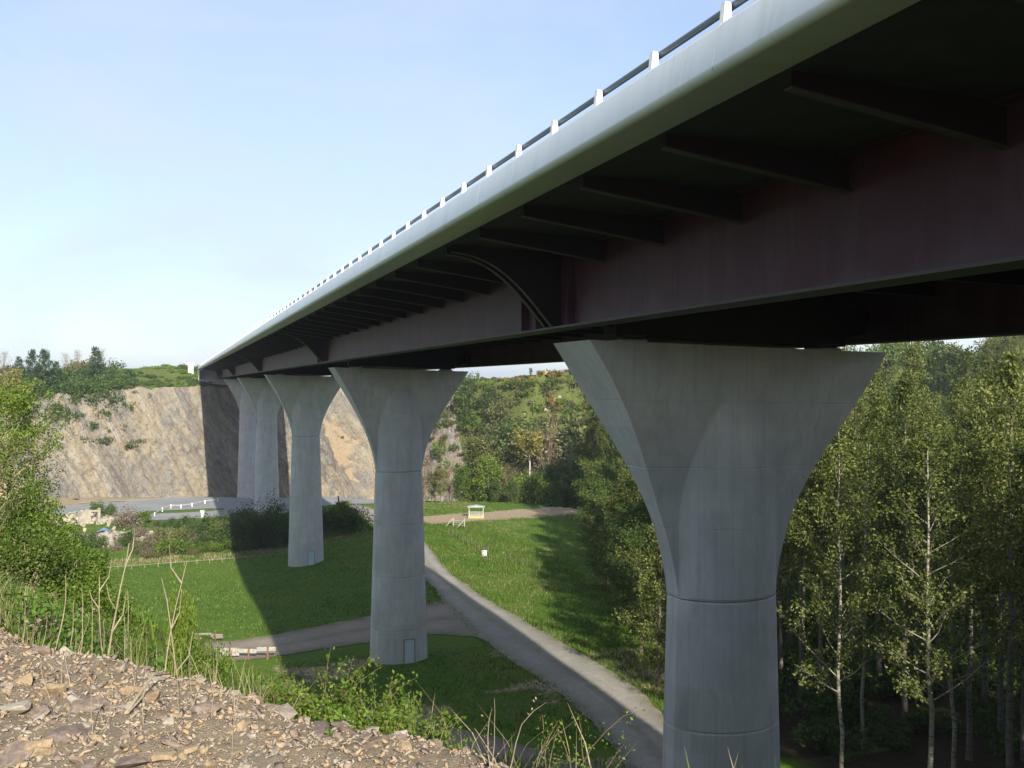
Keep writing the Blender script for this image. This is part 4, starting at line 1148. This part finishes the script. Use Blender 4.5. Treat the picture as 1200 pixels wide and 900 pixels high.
def weeds(n, seed, lo, hi, leaf, mat, name, hmax, reg=(-7, 7, 1, 17)):
    g = np.random.default_rng(seed); X = np.zeros(0); Y = np.zeros(0); t = t_edge(lo, hi, (1.0, .44), seed)
    while len(X) < n:
        x = reg[0] + (reg[1] - reg[0]) * g.random(4000); y = reg[2] + (reg[3] - reg[2]) * g.random(4000); ok = t(x, y, g); X = np.r_[X, x[ok]]; Y = np.r_[Y, y[ok]]
    X, Y = X[:n], Y[:n]; per = 26; hgt = hmax * (.3 + .9 * fbm(X / 1.1, Y / 1.1, seed + 1))
    P = np.repeat(np.stack([X, Y, terr(X, Y)], 1), per, 0) + g.normal(size=(n * per, 3)) * np.array([.085, .085, 0]); P[:, 2] += np.repeat(hgt, per) * g.random(n * per) ** .8
    V, F = leaf_quads(P, leaf, g, .5, .2)
    return tag(link(name, np_mesh(name, V, F), mat), kind='stuff')
weeds(2300, 511, .3, 6.5, .045, M['weed'], 'edge_weeds', .42)
weeds(420, 512, .2, 6, .035, M['leaf_brown'], 'dead_edge_weeds', .40)

# meadow grass in the valley
def t_field(x, y, g):
    fx = 200 + x * FPX / (CT * np.maximum(y * CT + x * ST, .5))
    d = seg_dist(FOOT, x, y)[0]
    onroad = on_road(x, y) | ((y > 90.5) & (y < 100.5 + np.clip((x - 8) * .5, 0, 9)) & (x < 31)) | (np.hypot(x - 19.6, y - 88.8) < 2.4) | (np.hypot(x - 19.6, y - 154.4) < 2.6)
    low = np.abs(y - (75 - (x - 11) * 1.03)) < 4.5
    dirt = (np.abs(y - (176 + (x - 46) * .19)) < 5) & (x > 43)
    return (fx > -60) & (fx < 800) & (x < wood_edge(y) + 3) & ~onroad & ~low & ~dirt & (y < 214) & (d < -6) & (dn_of(x, y) > 24)
blade_field('meadow_grass', 170000, (-34, 90, 40, 214), t_field, .20, .075, M['grass'], 521, .6)
blade_field('rough_verge_grass', 30000, (33, 52, 60, 190), lambda x, y, g: t_field(x, y, g) & (x > 33) & (x < 44 + .06 * y) & (fbm(x / 3, y / 3, 9) > .42), .42, .06, M['grass'], 522, .6)
blade_field('dry_verge_grass', 16000, (24, 60, 50, 214), lambda x, y, g: t_field(x, y, g) & (fbm(x / 4, y / 4, 19) > np.where(x > 34, .48, .56)), .26, .045, M['grass_dry'], 523, .6)
blade_field('track_edge_grass', 7000, (24, 42, 46, 210), lambda x, y, g: (np.abs(x - np.interp(y, RD_R[:, 1], RD_R[:, 0])) < .55 * (.4 + fbm(x / 2, y / 2, 77))) | (np.abs(x - np.interp(y, RD_L[:, 1], RD_L[:, 0])) < .5 * (.4 + fbm(x / 2, y / 2, 78))), .16, .06, M['grass'], 525, .8)
blade_field('field_edge_grass', 4200, (-30, 32, 150, 182), lambda x, y, g: (np.abs(y - (165 + x * .12)) < 3.5) & (200 + x * FPX / (CT * (y * CT + x * ST)) > 60) & (fbm(x / 3, y / 1.5, 71) > .44), .42, .07, M['grass_dry'], 524, .7)

blade_field('coarse_tufts', 26000, (-34, 60, 40, 214), lambda x, y, g: t_field(x, y, g) & (fbm(x / 5, y / 5, 15) > .52) & (fbm(x / .8, y / .8, 16) > .55), .26, .06, M['grass'], 526, .9)
# ------------------------------------------------------------------ rubble bank and its stones
def rub_h(x, y):
    return terr(x, y) + (fbm(x / .9, y / .9, 601, 3) - .5) * .22 + (np.abs(fbm(x / .16, y / .16, 611, 3) - .5) - .12) * .16 - .02
def build_rubble():
    xs = np.arange(-8, 7, .055); ys = np.arange(-.5, 14, .055); gx, gy = np.meshgrid(xs, ys)
    dn, _ = seg_dist(EDGE, gx.ravel(), gy.ravel()); dn = dn.reshape(gx.shape)
    d2 = dn + (fbm(gx / .8, gy / .8, 66) - .5) * .9
    h = rub_h(gx, gy) - .6 * sstep(.25, 1.2, d2)
    V = np.stack([gx, gy, h], -1).reshape(-1, 3); ny, nx = gx.shape
    i = (np.arange(ny - 1)[:, None] * nx + np.arange(nx - 1)[None, :]).ravel(); F = np.stack([i, i + 1, i + nx + 1, i + nx], 1)
    ok = (d2 < 1.2).ravel(); F = F[ok[F].all(1)]
    o = link('rubble_bank', np_mesh('rubble_bank', V, F, True), M['rubble']); tag(o, kind='structure')
    return lambda x, y: float(rub_h(np.array([x]), np.array([y]))[0])
rub = build_rubble()
def stone_mesh(seed, flat):
    g = np.random.default_rng(seed); bm = bmesh.new()
    n = 15
    P = g.normal(size=(n, 3)); P /= np.abs(P).max(1)[:, None]; P *= np.array([.5, .36 + .12 * g.random(), flat]); P += g.normal(size=(n, 3)) * .03
    for q in P: bm.verts.new(q)
    r = bmesh.ops.convex_hull(bm, input=bm.verts[:])
    junk = [e for e in r['geom_interior'] if isinstance(e, bmesh.types.BMVert)]
    if junk: bmesh.ops.delete(bm, geom=junk, context='VERTS')
    bmesh.ops.triangulate(bm, faces=bm.faces[:])
    me = bpy.data.meshes.new('stone'); bm.to_mesh(me); bm.free(); return me
SM = []
SMN = ['st_purple', 'st_purple', 'st_ochre', 'st_grey', 'st_grey', 'st_pale']
for i in range(18):
    me = stone_mesh(700 + i, (.10, .14, .20)[i % 3]); me.materials.append(M[SMN[i % 6]]); SM.append(me)
DESC = {'st_purple': 'purple brown slate stone lying on the rubble bank', 'st_ochre': 'ochre brown shale stone lying on the rubble bank', 'st_grey': 'greyish shale stone lying on the rubble bank', 'st_pale': 'pale quartz stone lying on the rubble bank'}
SIZE = ('small ', 'fist sized ', 'large ')
def put_stone(v, x, y, size, label=None, tilt=.35, rz=None, sink=.22):
    o = link('stone', SM[v], None, None, (x, y, rub(x, y) + size * .015)); o.scale = (size, size, size * (.8 + .5 * random.random()))
    o.rotation_euler = (random.gauss(0, tilt), random.gauss(0, tilt), random.random() * 6.28 if rz is None else rz)
    k = SMN[v % 6]; s = 0 if size < .09 else 1 if size < .17 else 2
    tag(o, label or SIZE[s] + DESC[k], 'stone', (SIZE[s] + k.split('_')[1] + ' stones of the rubble bank').strip())
big = [(85, 868, .36, 0, 'long flat purple slate at the lower left of the rubble'), (15, 888, .30, 6, 'dark purple slate in the bottom left corner'), (330, 828, .34, 4, 'long grey brown slab on the rim of the rubble below the brambles'),
       (138, 836, .16, 7, 'small purple slate beside the bleached fallen twig'), (60, 820, .20, 12, 'flat purple slate behind the round pale stone'), (15, 835, .26, 11, 'large pale stone at the left border of the rubble'),
       (22, 812, .24, 2, 'flat orange brown shale at the left border'), (150, 890, .30, 1, 'wide purple slate at the bottom border, left'), (380, 836, .22, 13, 'purple slab on the rubble rim behind the small green plant'),
       (420, 846, .26, 18 % 18, 'purple slab on the rubble rim at its right end'), (180, 795, .22, 3, 'grey slab near the back edge of the rubble'), (45, 880, .22, 8, 'ochre stone squeezed between two purple slates'), (440, 850, .20, 10, 'grey block at the right end of the rubble rim'), (95, 896, .30, 12, 'purple slate cut by the bottom border')]
for px, py, sz, v, lb in big:
    z = 1.72 * FPX / (py - 447); p = at(px, py, z); put_stone(v, p.x, p.y, sz * .66, lb, .2)
g = np.random.default_rng(66); cnt = 0; pool = []
while cnt < 280:
    z = 3.5 + 3.6 * g.random(); px = -80 + 700 * g.random(); p = at(px, 800, z); x, y = p.x, p.y
    if float(dn_of(np.array([x]), np.array([y]))[0]) > .35: continue
    edge_b = float(dn_of(np.array([x]), np.array([y]))[0]) > -.7
    sz = .035 + .04 * g.random() + (.12 * g.random() ** 3 if (px < 220 and z < 5.2) or edge_b else .04 * g.random() ** 3)
    put_stone(int(g.integers(18)), x, y, sz); cnt += 1
def pebbles(n, seed, lo, hi, mats, name):
    g = np.random.default_rng(seed); arr = []
    for me in [m for m in SM if m.materials[0] in mats]:
        v = np.zeros(len(me.vertices) * 3, np.float32); me.vertices.foreach_get('co', v)
        f = np.zeros(len(me.loops), np.int32); me.loops.foreach_get('vertex_index', f); arr.append((v.reshape(-1, 3), f.reshape(-1, 3)))
    Vs, Fs, b = [], [], 0; c = 0
    while c < n:
        x = -6 + 11 * g.random(2000); y = .5 + 12 * g.random(2000); fx = 200 + x * FPX / (CT * np.maximum(y * CT + x * ST, .5)); zz = y * CT + x * ST
        ok = (dn_of(x, y) < .5) & (fx > -120) & (fx < 800) & (zz > 3.2) & (g.random(2000) < 6 / np.maximum(zz, 4) ** 1.0)
        x, y = x[ok], y[ok]; H = rub_h(x, y)
        for xx, yy, hh in zip(x, y, H):
            v, f = arr[g.integers(len(arr))]; a = g.random() * 6.28; s = lo + (hi - lo) * g.random() ** 2.5
            t = g.normal(size=2) * .5; ca, sa = math.cos(a), math.sin(a)
            vx = (v[:, 0] * ca - v[:, 1] * sa) * s; vy = (v[:, 0] * sa + v[:, 1] * ca) * s; vz = v[:, 2] * s * 1.1 + vx * t[0] + vy * t[1]
            Vs.append(np.stack([vx + xx, vy + yy, vz + hh + s * .04], 1)); Fs.append(f + b); b += len(v); c += 1
    return tag(link(name, np_mesh(name, np.vstack(Vs), np.vstack(Fs)), list(mats)[0]), kind='stuff')
pebbles(9000, 81, .010, .045, [M['st_grey']], 'shale_gravel'); pebbles(3400, 82, .010, .05, [M['st_purple']], 'slate_gravel')
pebbles(5000, 83, .010, .042, [M['st_ochre']], 'ochre_gravel'); pebbles(600, 84, .010, .03, [M['st_pale']], 'quartz_gravel')
pebbles(13000, 85, .006, .018, [M['st_grey']], 'fine_gravel'); pebbles(6000, 86, .006, .02, [M['st_ochre']], 'fine_ochre_gravel')
# bleached fallen twig
z = 1.72 * FPX / (843 - 447); a = at(147, 843, z); b = at(198, 795, 1.72 * FPX / (795 - 447))
mb = MB(); mb.tube([(a.x, a.y, rub(a.x, a.y) + .03), ((a.x + b.x) / 2 + .02, (a.y + b.y) / 2, rub((a.x + b.x) / 2, (a.y + b.y) / 2) + .10), (b.x, b.y, rub(b.x, b.y) + .06)], [.009, .008, .005], 6)
mb.tube([(a.x + .01, a.y, rub(a.x, a.y) + .03), (a.x + .07, a.y + .16, rub(a.x, a.y) + .05), ((a.x + b.x) / 2 + .02, (a.y + b.y) / 2, rub((a.x + b.x) / 2, (a.y + b.y) / 2) + .10)], [.006, .006, .005], 5)
tag(mb.build('fallen_twig', M['dry'], None, 60), 'bleached bare twig lying across the middle of the rubble', 'twig')

# ------------------------------------------------------------------ small things in the valley
def plank_fence(px0, px1, pyb, ht, label, posts, z=None, tilt=0.0, boards=3):
    a = ground_at(px0, pyb, 60); b = ground_at(px1, pyb, 60); d = b - a; L = math.hypot(d.x, d.y)
    o = empty('plank_fence', label, 'fence', (a.x, a.y, a.z), math.atan2(d.y, d.x))
    for k in range(boards):
        mb = MB(); w = ht / boards * .84; z0 = .10 + k * ht / boards
        x0 = 0 if k != 1 else -.15; n = 3
        for j in range(n):
            if random.random() < .08: continue
            xa = x0 + L * j / n + .01; xb = x0 + L * (j + 1) / n - .01; dz = random.uniform(-.09, .09); t = random.uniform(-.12, .12)
            mb.add([(xa, -.06, z0 + dz), (xb, -.06, z0 + dz + t), (xb, -.06, z0 + dz + t + w), (xa, -.06, z0 + dz + w), (xa, -.02, z0 + dz), (xb, -.02, z0 + dz + t), (xb, -.02, z0 + dz + t + w), (xa, -.02, z0 + dz + w)],
                   [(0, 1, 2, 3), (7, 6, 5, 4), (0, 4, 5, 1), (3, 2, 6, 7), (0, 3, 7, 4), (1, 5, 6, 2)])
        mb.build('board', M['wood_white'], o)
    for k in range(posts):
        x = L * (k + .5) / posts; mb = MB(); mb.box(x - .08, x + .08, -.17, -.062, -.3, ht + .12); mb.build('post', M['wood_red'], o)
    o.rotation_euler.x = tilt
    return o
plank_fence(258, 325, 774, .85, 'weathered white plank fence with red brown posts beside the side track', 3, boards=2)
plank_fence(224, 262, 751, .7, 'broken white plank fence, lower and farther left than the one by the track', 2, tilt=.5)

def railing(name, label, A, B, h, n, m_post, m_rail, rails=(1.0, .55), cat='railing', pr=.06, rr=.045, sag=0.0, extra=0.0):
    o = empty(name, label, cat, (A.x, A.y, A.z)); d = B - A; L = math.hypot(d.x, d.y)
    o.rotation_euler = (0, 0, math.atan2(d.y, d.x))
    zz = [tz(A.x + d.x * k / (n - 1), A.y + d.y * k / (n - 1)) - A.z for k in range(n)]
    for k in range(n):
        x = L * k / (n - 1); mb = MB(); mb.box(x - pr, x + pr, -pr, pr, zz[k] - .3, zz[k] + h + extra * random.random()); mb.build('post', m_post, o)
    for r in rails:
        mb = MB(); mb.tube([(L * k / (n - 1), 0, zz[k] + h * r - (.03 if r == 1.0 else 0)) for k in range(n)], rr, 6); mb.build('rail', m_rail, o)
    return o
p = ground_at(412, 611); q = ground_at(441, 613)
railing('bridge_railing', 'little rusty red railing of the stream crossing beside the tall pier', Vector((33.2, 186, tz(33.2, 186))), Vector((32.6, 202, tz(32.6, 202))), 1.2, 7, M['rust'], M['rust'], (1.0, .5), pr=.09, rr=.07)
o = empty('marker_post', 'tall rusty post at the end of the little red railing', 'post', (32.4, 203.5, tz(32.4, 203.5))); mb = MB(); mb.box(-.12, .12, -.12, .12, -.3, 2.4); mb.build('post_shaft', M['rust'], o); mb = MB(); mb.box(-.18, .18, -.18, .18, 2.4, 2.5); mb.build('post_cap', M['rust'], o)

# curved guard rail of the yard road
gp = [ground_at(*q) for q in ((181, 607), (190, 601), (200, 597.5), (212, 596), (225, 594.6), (240, 592.5), (255, 590.5))]
o = empty('guard_rail', 'curved white and dark guard rail at the bend of the yard road', 'guard rail', gp[0])
for k, q in enumerate(gp):
    q = q - gp[0]; mb = MB(); mb.box(q.x - .10, q.x + .10, q.y - .10, q.y + .10, q.z - .3, q.z + .9); mb.build('post', M['white'], o)
for a, b in zip(gp[:-1], gp[1:]):
    mb = MB(); a = a - gp[0]; b = b - gp[0]; mb.tube([(a.x, a.y, a.z + .7), (b.x, b.y, b.z + .7)], .08, 6); mb.build('rail', M['galv'], o)
p = ground_at(237, 607); o = empty('white_bin', 'small white bin standing at the edge of the thicket below the yard', 'bin', p)
mb = MB(); mb.tube([(0, 0, 0), (0, 0, 1.5)], [.38, .48], 12); mb.build('bin_body', M['white'], o, 40); mb = MB(); mb.tube([(0, 0, 1.502), (0, 0, 1.6)], [.52, .5], 12); mb.build('rim', M['galv'], o, 40)

# hay feeder on the far side of the meadow
p = ground_at(558, 607.5); o = empty('hay_feeder', 'roofed hay feeder with pale roof on the bare earth of the meadow', 'feeder', p, -.3)
mb = MB(); mb.prism_y([(-1.55, 2.0), (1.55, 2.0), (1.6, 2.08), (0, 2.32), (-1.6, 2.08)], -.95, .95); mb.build('roof', M['tin'], o)
for x in (-1.3, 1.3):
    for y in (-.75, .75):
        mb = MB(); mb.box(x - .05, x + .05, y - .05, y + .05, -.1, 2.0); mb.build('post', M['galv'], o)
mb = MB()
for y in (-.80, .80):
    for h in (.45, 1.0):
        mb.tube([(-1.3, y, h), (1.3, y, h)], .035, 6)
    for k in range(9):
        x = -1.2 + .3 * k; mb.tube([(x, y, .45), (x + .12, y, 1.0)], .02, 5)
mb.build('rack', M['galv'], o)
mb = MB(); mb.box(-1.45, 1.45, -.9, .9, -.05, .38); mb.build('trough', M['hay'], o)

# gate, white box, fences
p = ground_at(531, 618.5); q = ground_at(544, 620)
o = empty('field_gate', 'pale wooden field gate with leaning braces beside the hay feeder', 'gate', p); d = q - p
for w in ((0, 0), (d.x, d.y)):
    mb = MB(); mb.box(w[0] - .11, w[0] + .11, w[1] - .11, w[1] + .11, -.2, 1.55); mb.build('gate_post', M['wood'], o)
    mb = MB(); mb.tube([(w[0] - .1, w[1], 1.3), (w[0] - 1.5, w[1] - .3, 0)], .09, 6); mb.build('brace', M['wood'], o)
for h in (.4, .75, 1.1):
    mb = MB(); mb.tube([(0, 0, h), (d.x, d.y, h)], .045, 6); mb.build('bar', M['galv'], o)
p = ground_at(567.5, 653); o = empty('utility_box', 'small white box standing in the rough grass by the road', 'box', p, .4)
mb = MB(); mb.box(-.28, .28, -.22, .22, -.1, .72); mb.build('box_body', M['white'], o); mb = MB(); mb.box(-.32, .32, -.26, .26, .722, .80); mb.build('lid', M['white'], o)
a = ground_at(526, 628); b = ground_at(572, 650); c = ground_at(632, 672)
railing('wire_fence', 'old wire fence on thin wooden posts along the meadow edge', a, b, 1.05, 11, M['bark'], M['rail'], (1.0, .5), 'fence', .045, .008, 0, .25)
railing('wire_fence', 'leaning wire fence posts in the tree shadow beyond the white box', ground_at(592, 657), c, 1.05, 7, M['bark'], M['rail'], (1.0, .5), 'fence', .045, .008, 0, .25)
a = ground_at(122, 672); b = ground_at(345, 652)
railing('electric_fence', 'low white tape fence on short posts crossing the sunlit field', a, b, .6, 16, M['wood'], M['wood_white'], (1.0,), 'fence', .03, .022)
p = ground_at(696, 598.5); o = empty('log_heap', 'pale sawn logs heaped at the right end of the earth path', 'logs', p)
for k, (x, y, z, r) in enumerate(((-.7, 0, .3, .3), (0, .1, .28, .28), (.65, 0, .32, .32), (-.3, 0, .78, .27), (.35, .05, .8, .26))):
    mb = MB(); mb.tube([(x, y - .9, z), (x + .05, y + .9, z)], r, 12); mb.build('log', M['wood_white'] if k % 2 else M['wood'], o, 40)
# shed roof among the hillside trees
p = at(640, 555, 229); gz = tz(p.x, p.y); o = empty('shed', 'small grey roofed shed half hidden among trees at the hillside foot', 'shed', (p.x, p.y, gz), -.5)
hh = max(1.6, p.z - gz - .9)
mb = MB(); mb.box(-2.3, 2.3, -1.8, 1.8, -.6, hh); mb.build('wall', M['render'], o)
mb = MB(); mb.prism_y([(-2.7, hh), (2.7, hh), (2.7, hh + .1), (0, hh + 1.3), (-2.7, hh + .1)], -2.1, 2.1); mb.build('roof', M['tin'], o)
mb = MB(); mb.box(-.5, .5, -1.86, -1.802, 0, 1.7); mb.build('door', M['wood'], o)

# ruin and its rubble
def ruin():
    p = ground_at(112, 614); o = empty('ruined_hut', 'roofless ruin of pale plaster with one broken doorway, in front of the yard', 'ruin', p, .35)
    mb = MB(); mb.add([(-3.2, -.2, -.4), (-.9, -.2, -.4), (-.9, -.2, 2.7), (-1.8, -.2, 3.0), (-2.6, -.2, 2.2), (-3.2, -.2, 1.4), (-3.2, .2, -.4), (-.9, .2, -.4), (-.9, .2, 2.7), (-1.8, .2, 3.0), (-2.6, .2, 2.2), (-3.2, .2, 1.4)],
                      [(0, 1, 2, 3, 4, 5), (11, 10, 9, 8, 7, 6)] + [(i, i + 6, (i + 1) % 6 + 6, (i + 1) % 6) for i in range(6)]); mb.build('wall', M['render'], o)
    mb = MB(); mb.box(.35, .85, -.25, .25, -.4, 3.0); mb.box(-.897, .347, -.18, .18, 2.3, 2.66); mb.build('door_frame', M['render'], o)
    mb = MB(); mb.add([(.6, .25, -.4), (1.0, .25, -.4), (1.0, 4.5, -.4), (.6, 4.5, -.4), (.6, .25, 2.6), (1.0, .25, 2.6), (1.0, 4.5, 1.2), (.6, 4.5, 1.2)], [(0, 1, 2, 3), (7, 6, 5, 4), (0, 4, 5, 1), (2, 6, 7, 3), (1, 5, 6, 2), (0, 3, 7, 4)]); mb.build('wall', M['render'], o)
    p = ground_at(122, 624); o = empty('tarpaulin', 'crumpled blue tarpaulin thrown over debris beside the ruin', 'tarpaulin', p)
    gg = np.random.default_rng(9); n = 14; X, Y = np.meshgrid(np.linspace(-1.3, 1.3, n), np.linspace(-1, 1, n)); Z = .75 * np.exp(-(X ** 2 + Y ** 2) * 1.1) + gg.random(X.shape) * .13
    i = (np.arange(n - 1)[:, None] * n + np.arange(n - 1)[None, :]).ravel(); link('sheet', np_mesh('sheet', np.stack([X, Y, Z], -1).reshape(-1, 3), np.stack([i, i + 1, i + n + 1, i + n], 1), True), M['tarp'], o)
    for k, (px, py, h, lb) in enumerate(((97, 632, 2.2, 'upright pale slab leaning at the left of the ruin rubble'), (128, 618, 2.0, 'upright pale slab right of the blue tarpaulin'), (168, 640, 1.6, 'white stub post at the right end of the ruin rubble'), (152, 628, 1.1, 'short white slab lying near the right end of the ruin rubble'), (132, 644, 1.3, 'white stub post in front of the ruin rubble'))):
        p = ground_at(px, py); mb = MB(); mb.obox(Matrix.Translation((0, 0, h / 2 - .2)) @ Matrix.Rotation(random.uniform(-.35, .35), 4, 'Y') @ Matrix.Rotation(random.uniform(-.2, .2), 4, 'X'), .55, .3, h)
        o = mb.build('stone_slab', M['render'], None, None, p); tag(o, lb, 'slab')
    gg = np.random.default_rng(19); Vs, Fs, b = [], [], 0; arr = []
    for me in SM[:9]:
        v = np.zeros(len(me.vertices) * 3, np.float32); me.vertices.foreach_get('co', v); f = np.zeros(len(me.loops), np.int32); me.loops.foreach_get('vertex_index', f); arr.append((v.reshape(-1, 3), f.reshape(-1, 3)))
    c0 = ground_at(90, 612); c1 = ground_at(135, 632)
    for k in range(1500):
        c = c0 if k % 5 < 3 else c1; x = c.x + gg.normal() * 4.0; y = c.y + gg.normal() * 3.0; s = .3 + 1.1 * gg.random() ** 2.5; v, f = arr[gg.integers(9)]; a = gg.random() * 6.28
        hgt = (2.0 if c is c0 else .9) * math.exp(-((x - c.x) ** 2 + (y - c.y) ** 2) / 14)
        Vs.append(np.stack([(v[:, 0] * math.cos(a) - v[:, 1] * math.sin(a)) * s + x, (v[:, 0] * math.sin(a) + v[:, 1] * math.cos(a)) * s + y, v[:, 2] * s * 2.4 + tz(x, y) + hgt * gg.random() + .05], 1)); Fs.append(f + b); b += len(v)
    tag(link('demolition_rubble', np_mesh('demolition_rubble', np.vstack(Vs), np.vstack(Fs)), M['render']), kind='stuff')
ruin()
# pale rocks on the hillside
g = np.random.default_rng(5)
for k, (px, py, sz) in enumerate(((638, 479, 2.0), (645, 487, 2.2), (650, 482, 2.4), (648, 493, 2.0), (655, 495, 1.8), (640, 492, 1.6))):
    p = ground_at(px, py, 150)
    o = link('boulder', SM[5 + 6 * (k % 3)], None, None, (p.x, p.y, p.z + .7)); o.scale = (sz * .8, sz * .7, sz * 1.8); o.rotation_euler = (g.normal() * .4, g.normal() * .4, g.random() * 6)
    tag(o, 'pale boulder showing through the scrub of the far hillside', 'boulder', 'pale boulders on the far hillside')
# hedge lines on the horizon field
for y0, x0, x1, lb in ((560, 150, 330, 'long dark hedge across the horizon field under the bridge'), (760, 190, 520, 'faint farther hedge line on the horizon')):
    gg = np.random.default_rng(int(y0)); n = 60; xs = np.linspace(x0, x1, n) + gg.normal(size=n); ys = y0 + gg.normal(size=n) * 1.5
    me = merge_instances('hedge', [BUSH['mid'][1]], xs, ys, terr(xs, ys) - .3, .5 + .5 * gg.random(n), gg, M['leaf_mid']); tag(link('hedge', me), lb, 'hedge')

# ------------------------------------------------------------------ the faint spring haze of the valley
def haze():
    mb = MB(); mb.box(-2700, 3700, -520, 5300, -12, 75)
    m = bpy.data.materials.new('valley_haze'); m.use_nodes = True; n = m.node_tree; n.nodes.clear()
    o = n.nodes.new('ShaderNodeOutputMaterial'); v = n.nodes.new('ShaderNodeVolumePrincipled'); v.inputs['Color'].default_value = (.80, .88, 1.0, 1); v.inputs['Density'].default_value = .0002; v.inputs['Anisotropy'].default_value = .2
    n.links.new(v.outputs[0], o.inputs['Volume'])
    tag(mb.build('haze', m), kind='stuff')
haze()
# ------------------------------------------------------------------ sky, sun, camera
w = bpy.data.worlds.new('World'); SC.world = w; w.use_nodes = True
nt = w.node_tree; nt.nodes.clear()
sky = nt.nodes.new('ShaderNodeTexSky'); sky.sky_type = 'NISHITA'; sky.sun_disc = False
sky.sun_elevation = SUN_EL; sky.sun_rotation = math.pi + SUN_OFF
sky.altitude = 50; sky.air_density = 1.0; sky.dust_density = .5; sky.ozone_density = 2.5
bg = nt.nodes.new('ShaderNodeBackground'); bg.inputs['Strength'].default_value = .12
out = nt.nodes.new('ShaderNodeOutputWorld')
tc = nt.nodes.new('ShaderNodeTexCoord'); mp = nt.nodes.new('ShaderNodeMapping'); mp.inputs['Scale'].default_value = (2.0, 1.0, 4.0); mp.inputs['Rotation'].default_value = (0, R(18), R(20))
nz = nt.nodes.new('ShaderNodeTexNoise'); nz.inputs['Scale'].default_value = 1.5; nz.inputs['Detail'].default_value = 7; nz.inputs['Roughness'].default_value = .55; nz.inputs['Distortion'].default_value = .6
rp = nt.nodes.new('ShaderNodeValToRGB'); rp.color_ramp.elements[0].position = .30; rp.color_ramp.elements[0].color = (.36, .36, .36, 1); rp.color_ramp.elements[1].position = .80; rp.color_ramp.elements[1].color = (.95, .95, .95, 1)
mx = nt.nodes.new('ShaderNodeMix'); mx.data_type = 'RGBA'; mx.inputs[7].default_value = (3.75, 4.25, 5.25, 1)
nt.links.new(tc.outputs['Generated'], mp.inputs['Vector']); nt.links.new(mp.outputs[0], nz.inputs['Vector']); nt.links.new(nz.outputs['Fac'], rp.inputs['Fac'])
nt.links.new(rp.outputs[0], mx.inputs[0]); nt.links.new(sky.outputs[0], mx.inputs[6]); nt.links.new(mx.outputs[2], bg.inputs['Color']); nt.links.new(bg.outputs[0], out.inputs['Surface'])

sd = Vector((.06, 1 / math.tan(SUN_EL), -1)).normalized()
ld = bpy.data.lights.new('sun', 'SUN'); ld.energy = 5.0; ld.angle = R(.53); ld.color = (1.0, .93, .80)
lo = bpy.data.objects.new('sun', ld); COL.objects.link(lo); lo.location = (-40, -80, 140); lo.rotation_euler = sd.to_track_quat('-Z', 'Y').to_euler()

cd = bpy.data.cameras.new('camera'); cam = bpy.data.objects.new('camera', cd); COL.objects.link(cam); SC.camera = cam
cd.sensor_width = 36; cd.lens = 36 * FPX / 1200; cd.clip_start = .1; cd.clip_end = 9000
cam.location = (0, 0, CZ); cam.rotation_euler = (R(90) - math.atan(3 / FPX), 0, -TH)

SC.view_settings.view_transform = 'Standard'; SC.view_settings.look = 'None'; SC.view_settings.exposure = .72; SC.view_settings.gamma = 1
SC.render.engine = 'CYCLES'
SC.cycles.volume_bounces = 0; SC.cycles.max_bounces = 8; SC.cycles.diffuse_bounces = 4; SC.cycles.glossy_bounces = 3; SC.cycles.transmission_bounces = 4; SC.cycles.transparent_max_bounces = 6
SC.cycles.sample_clamp_indirect = 6
SC.cycles.use_denoising = True
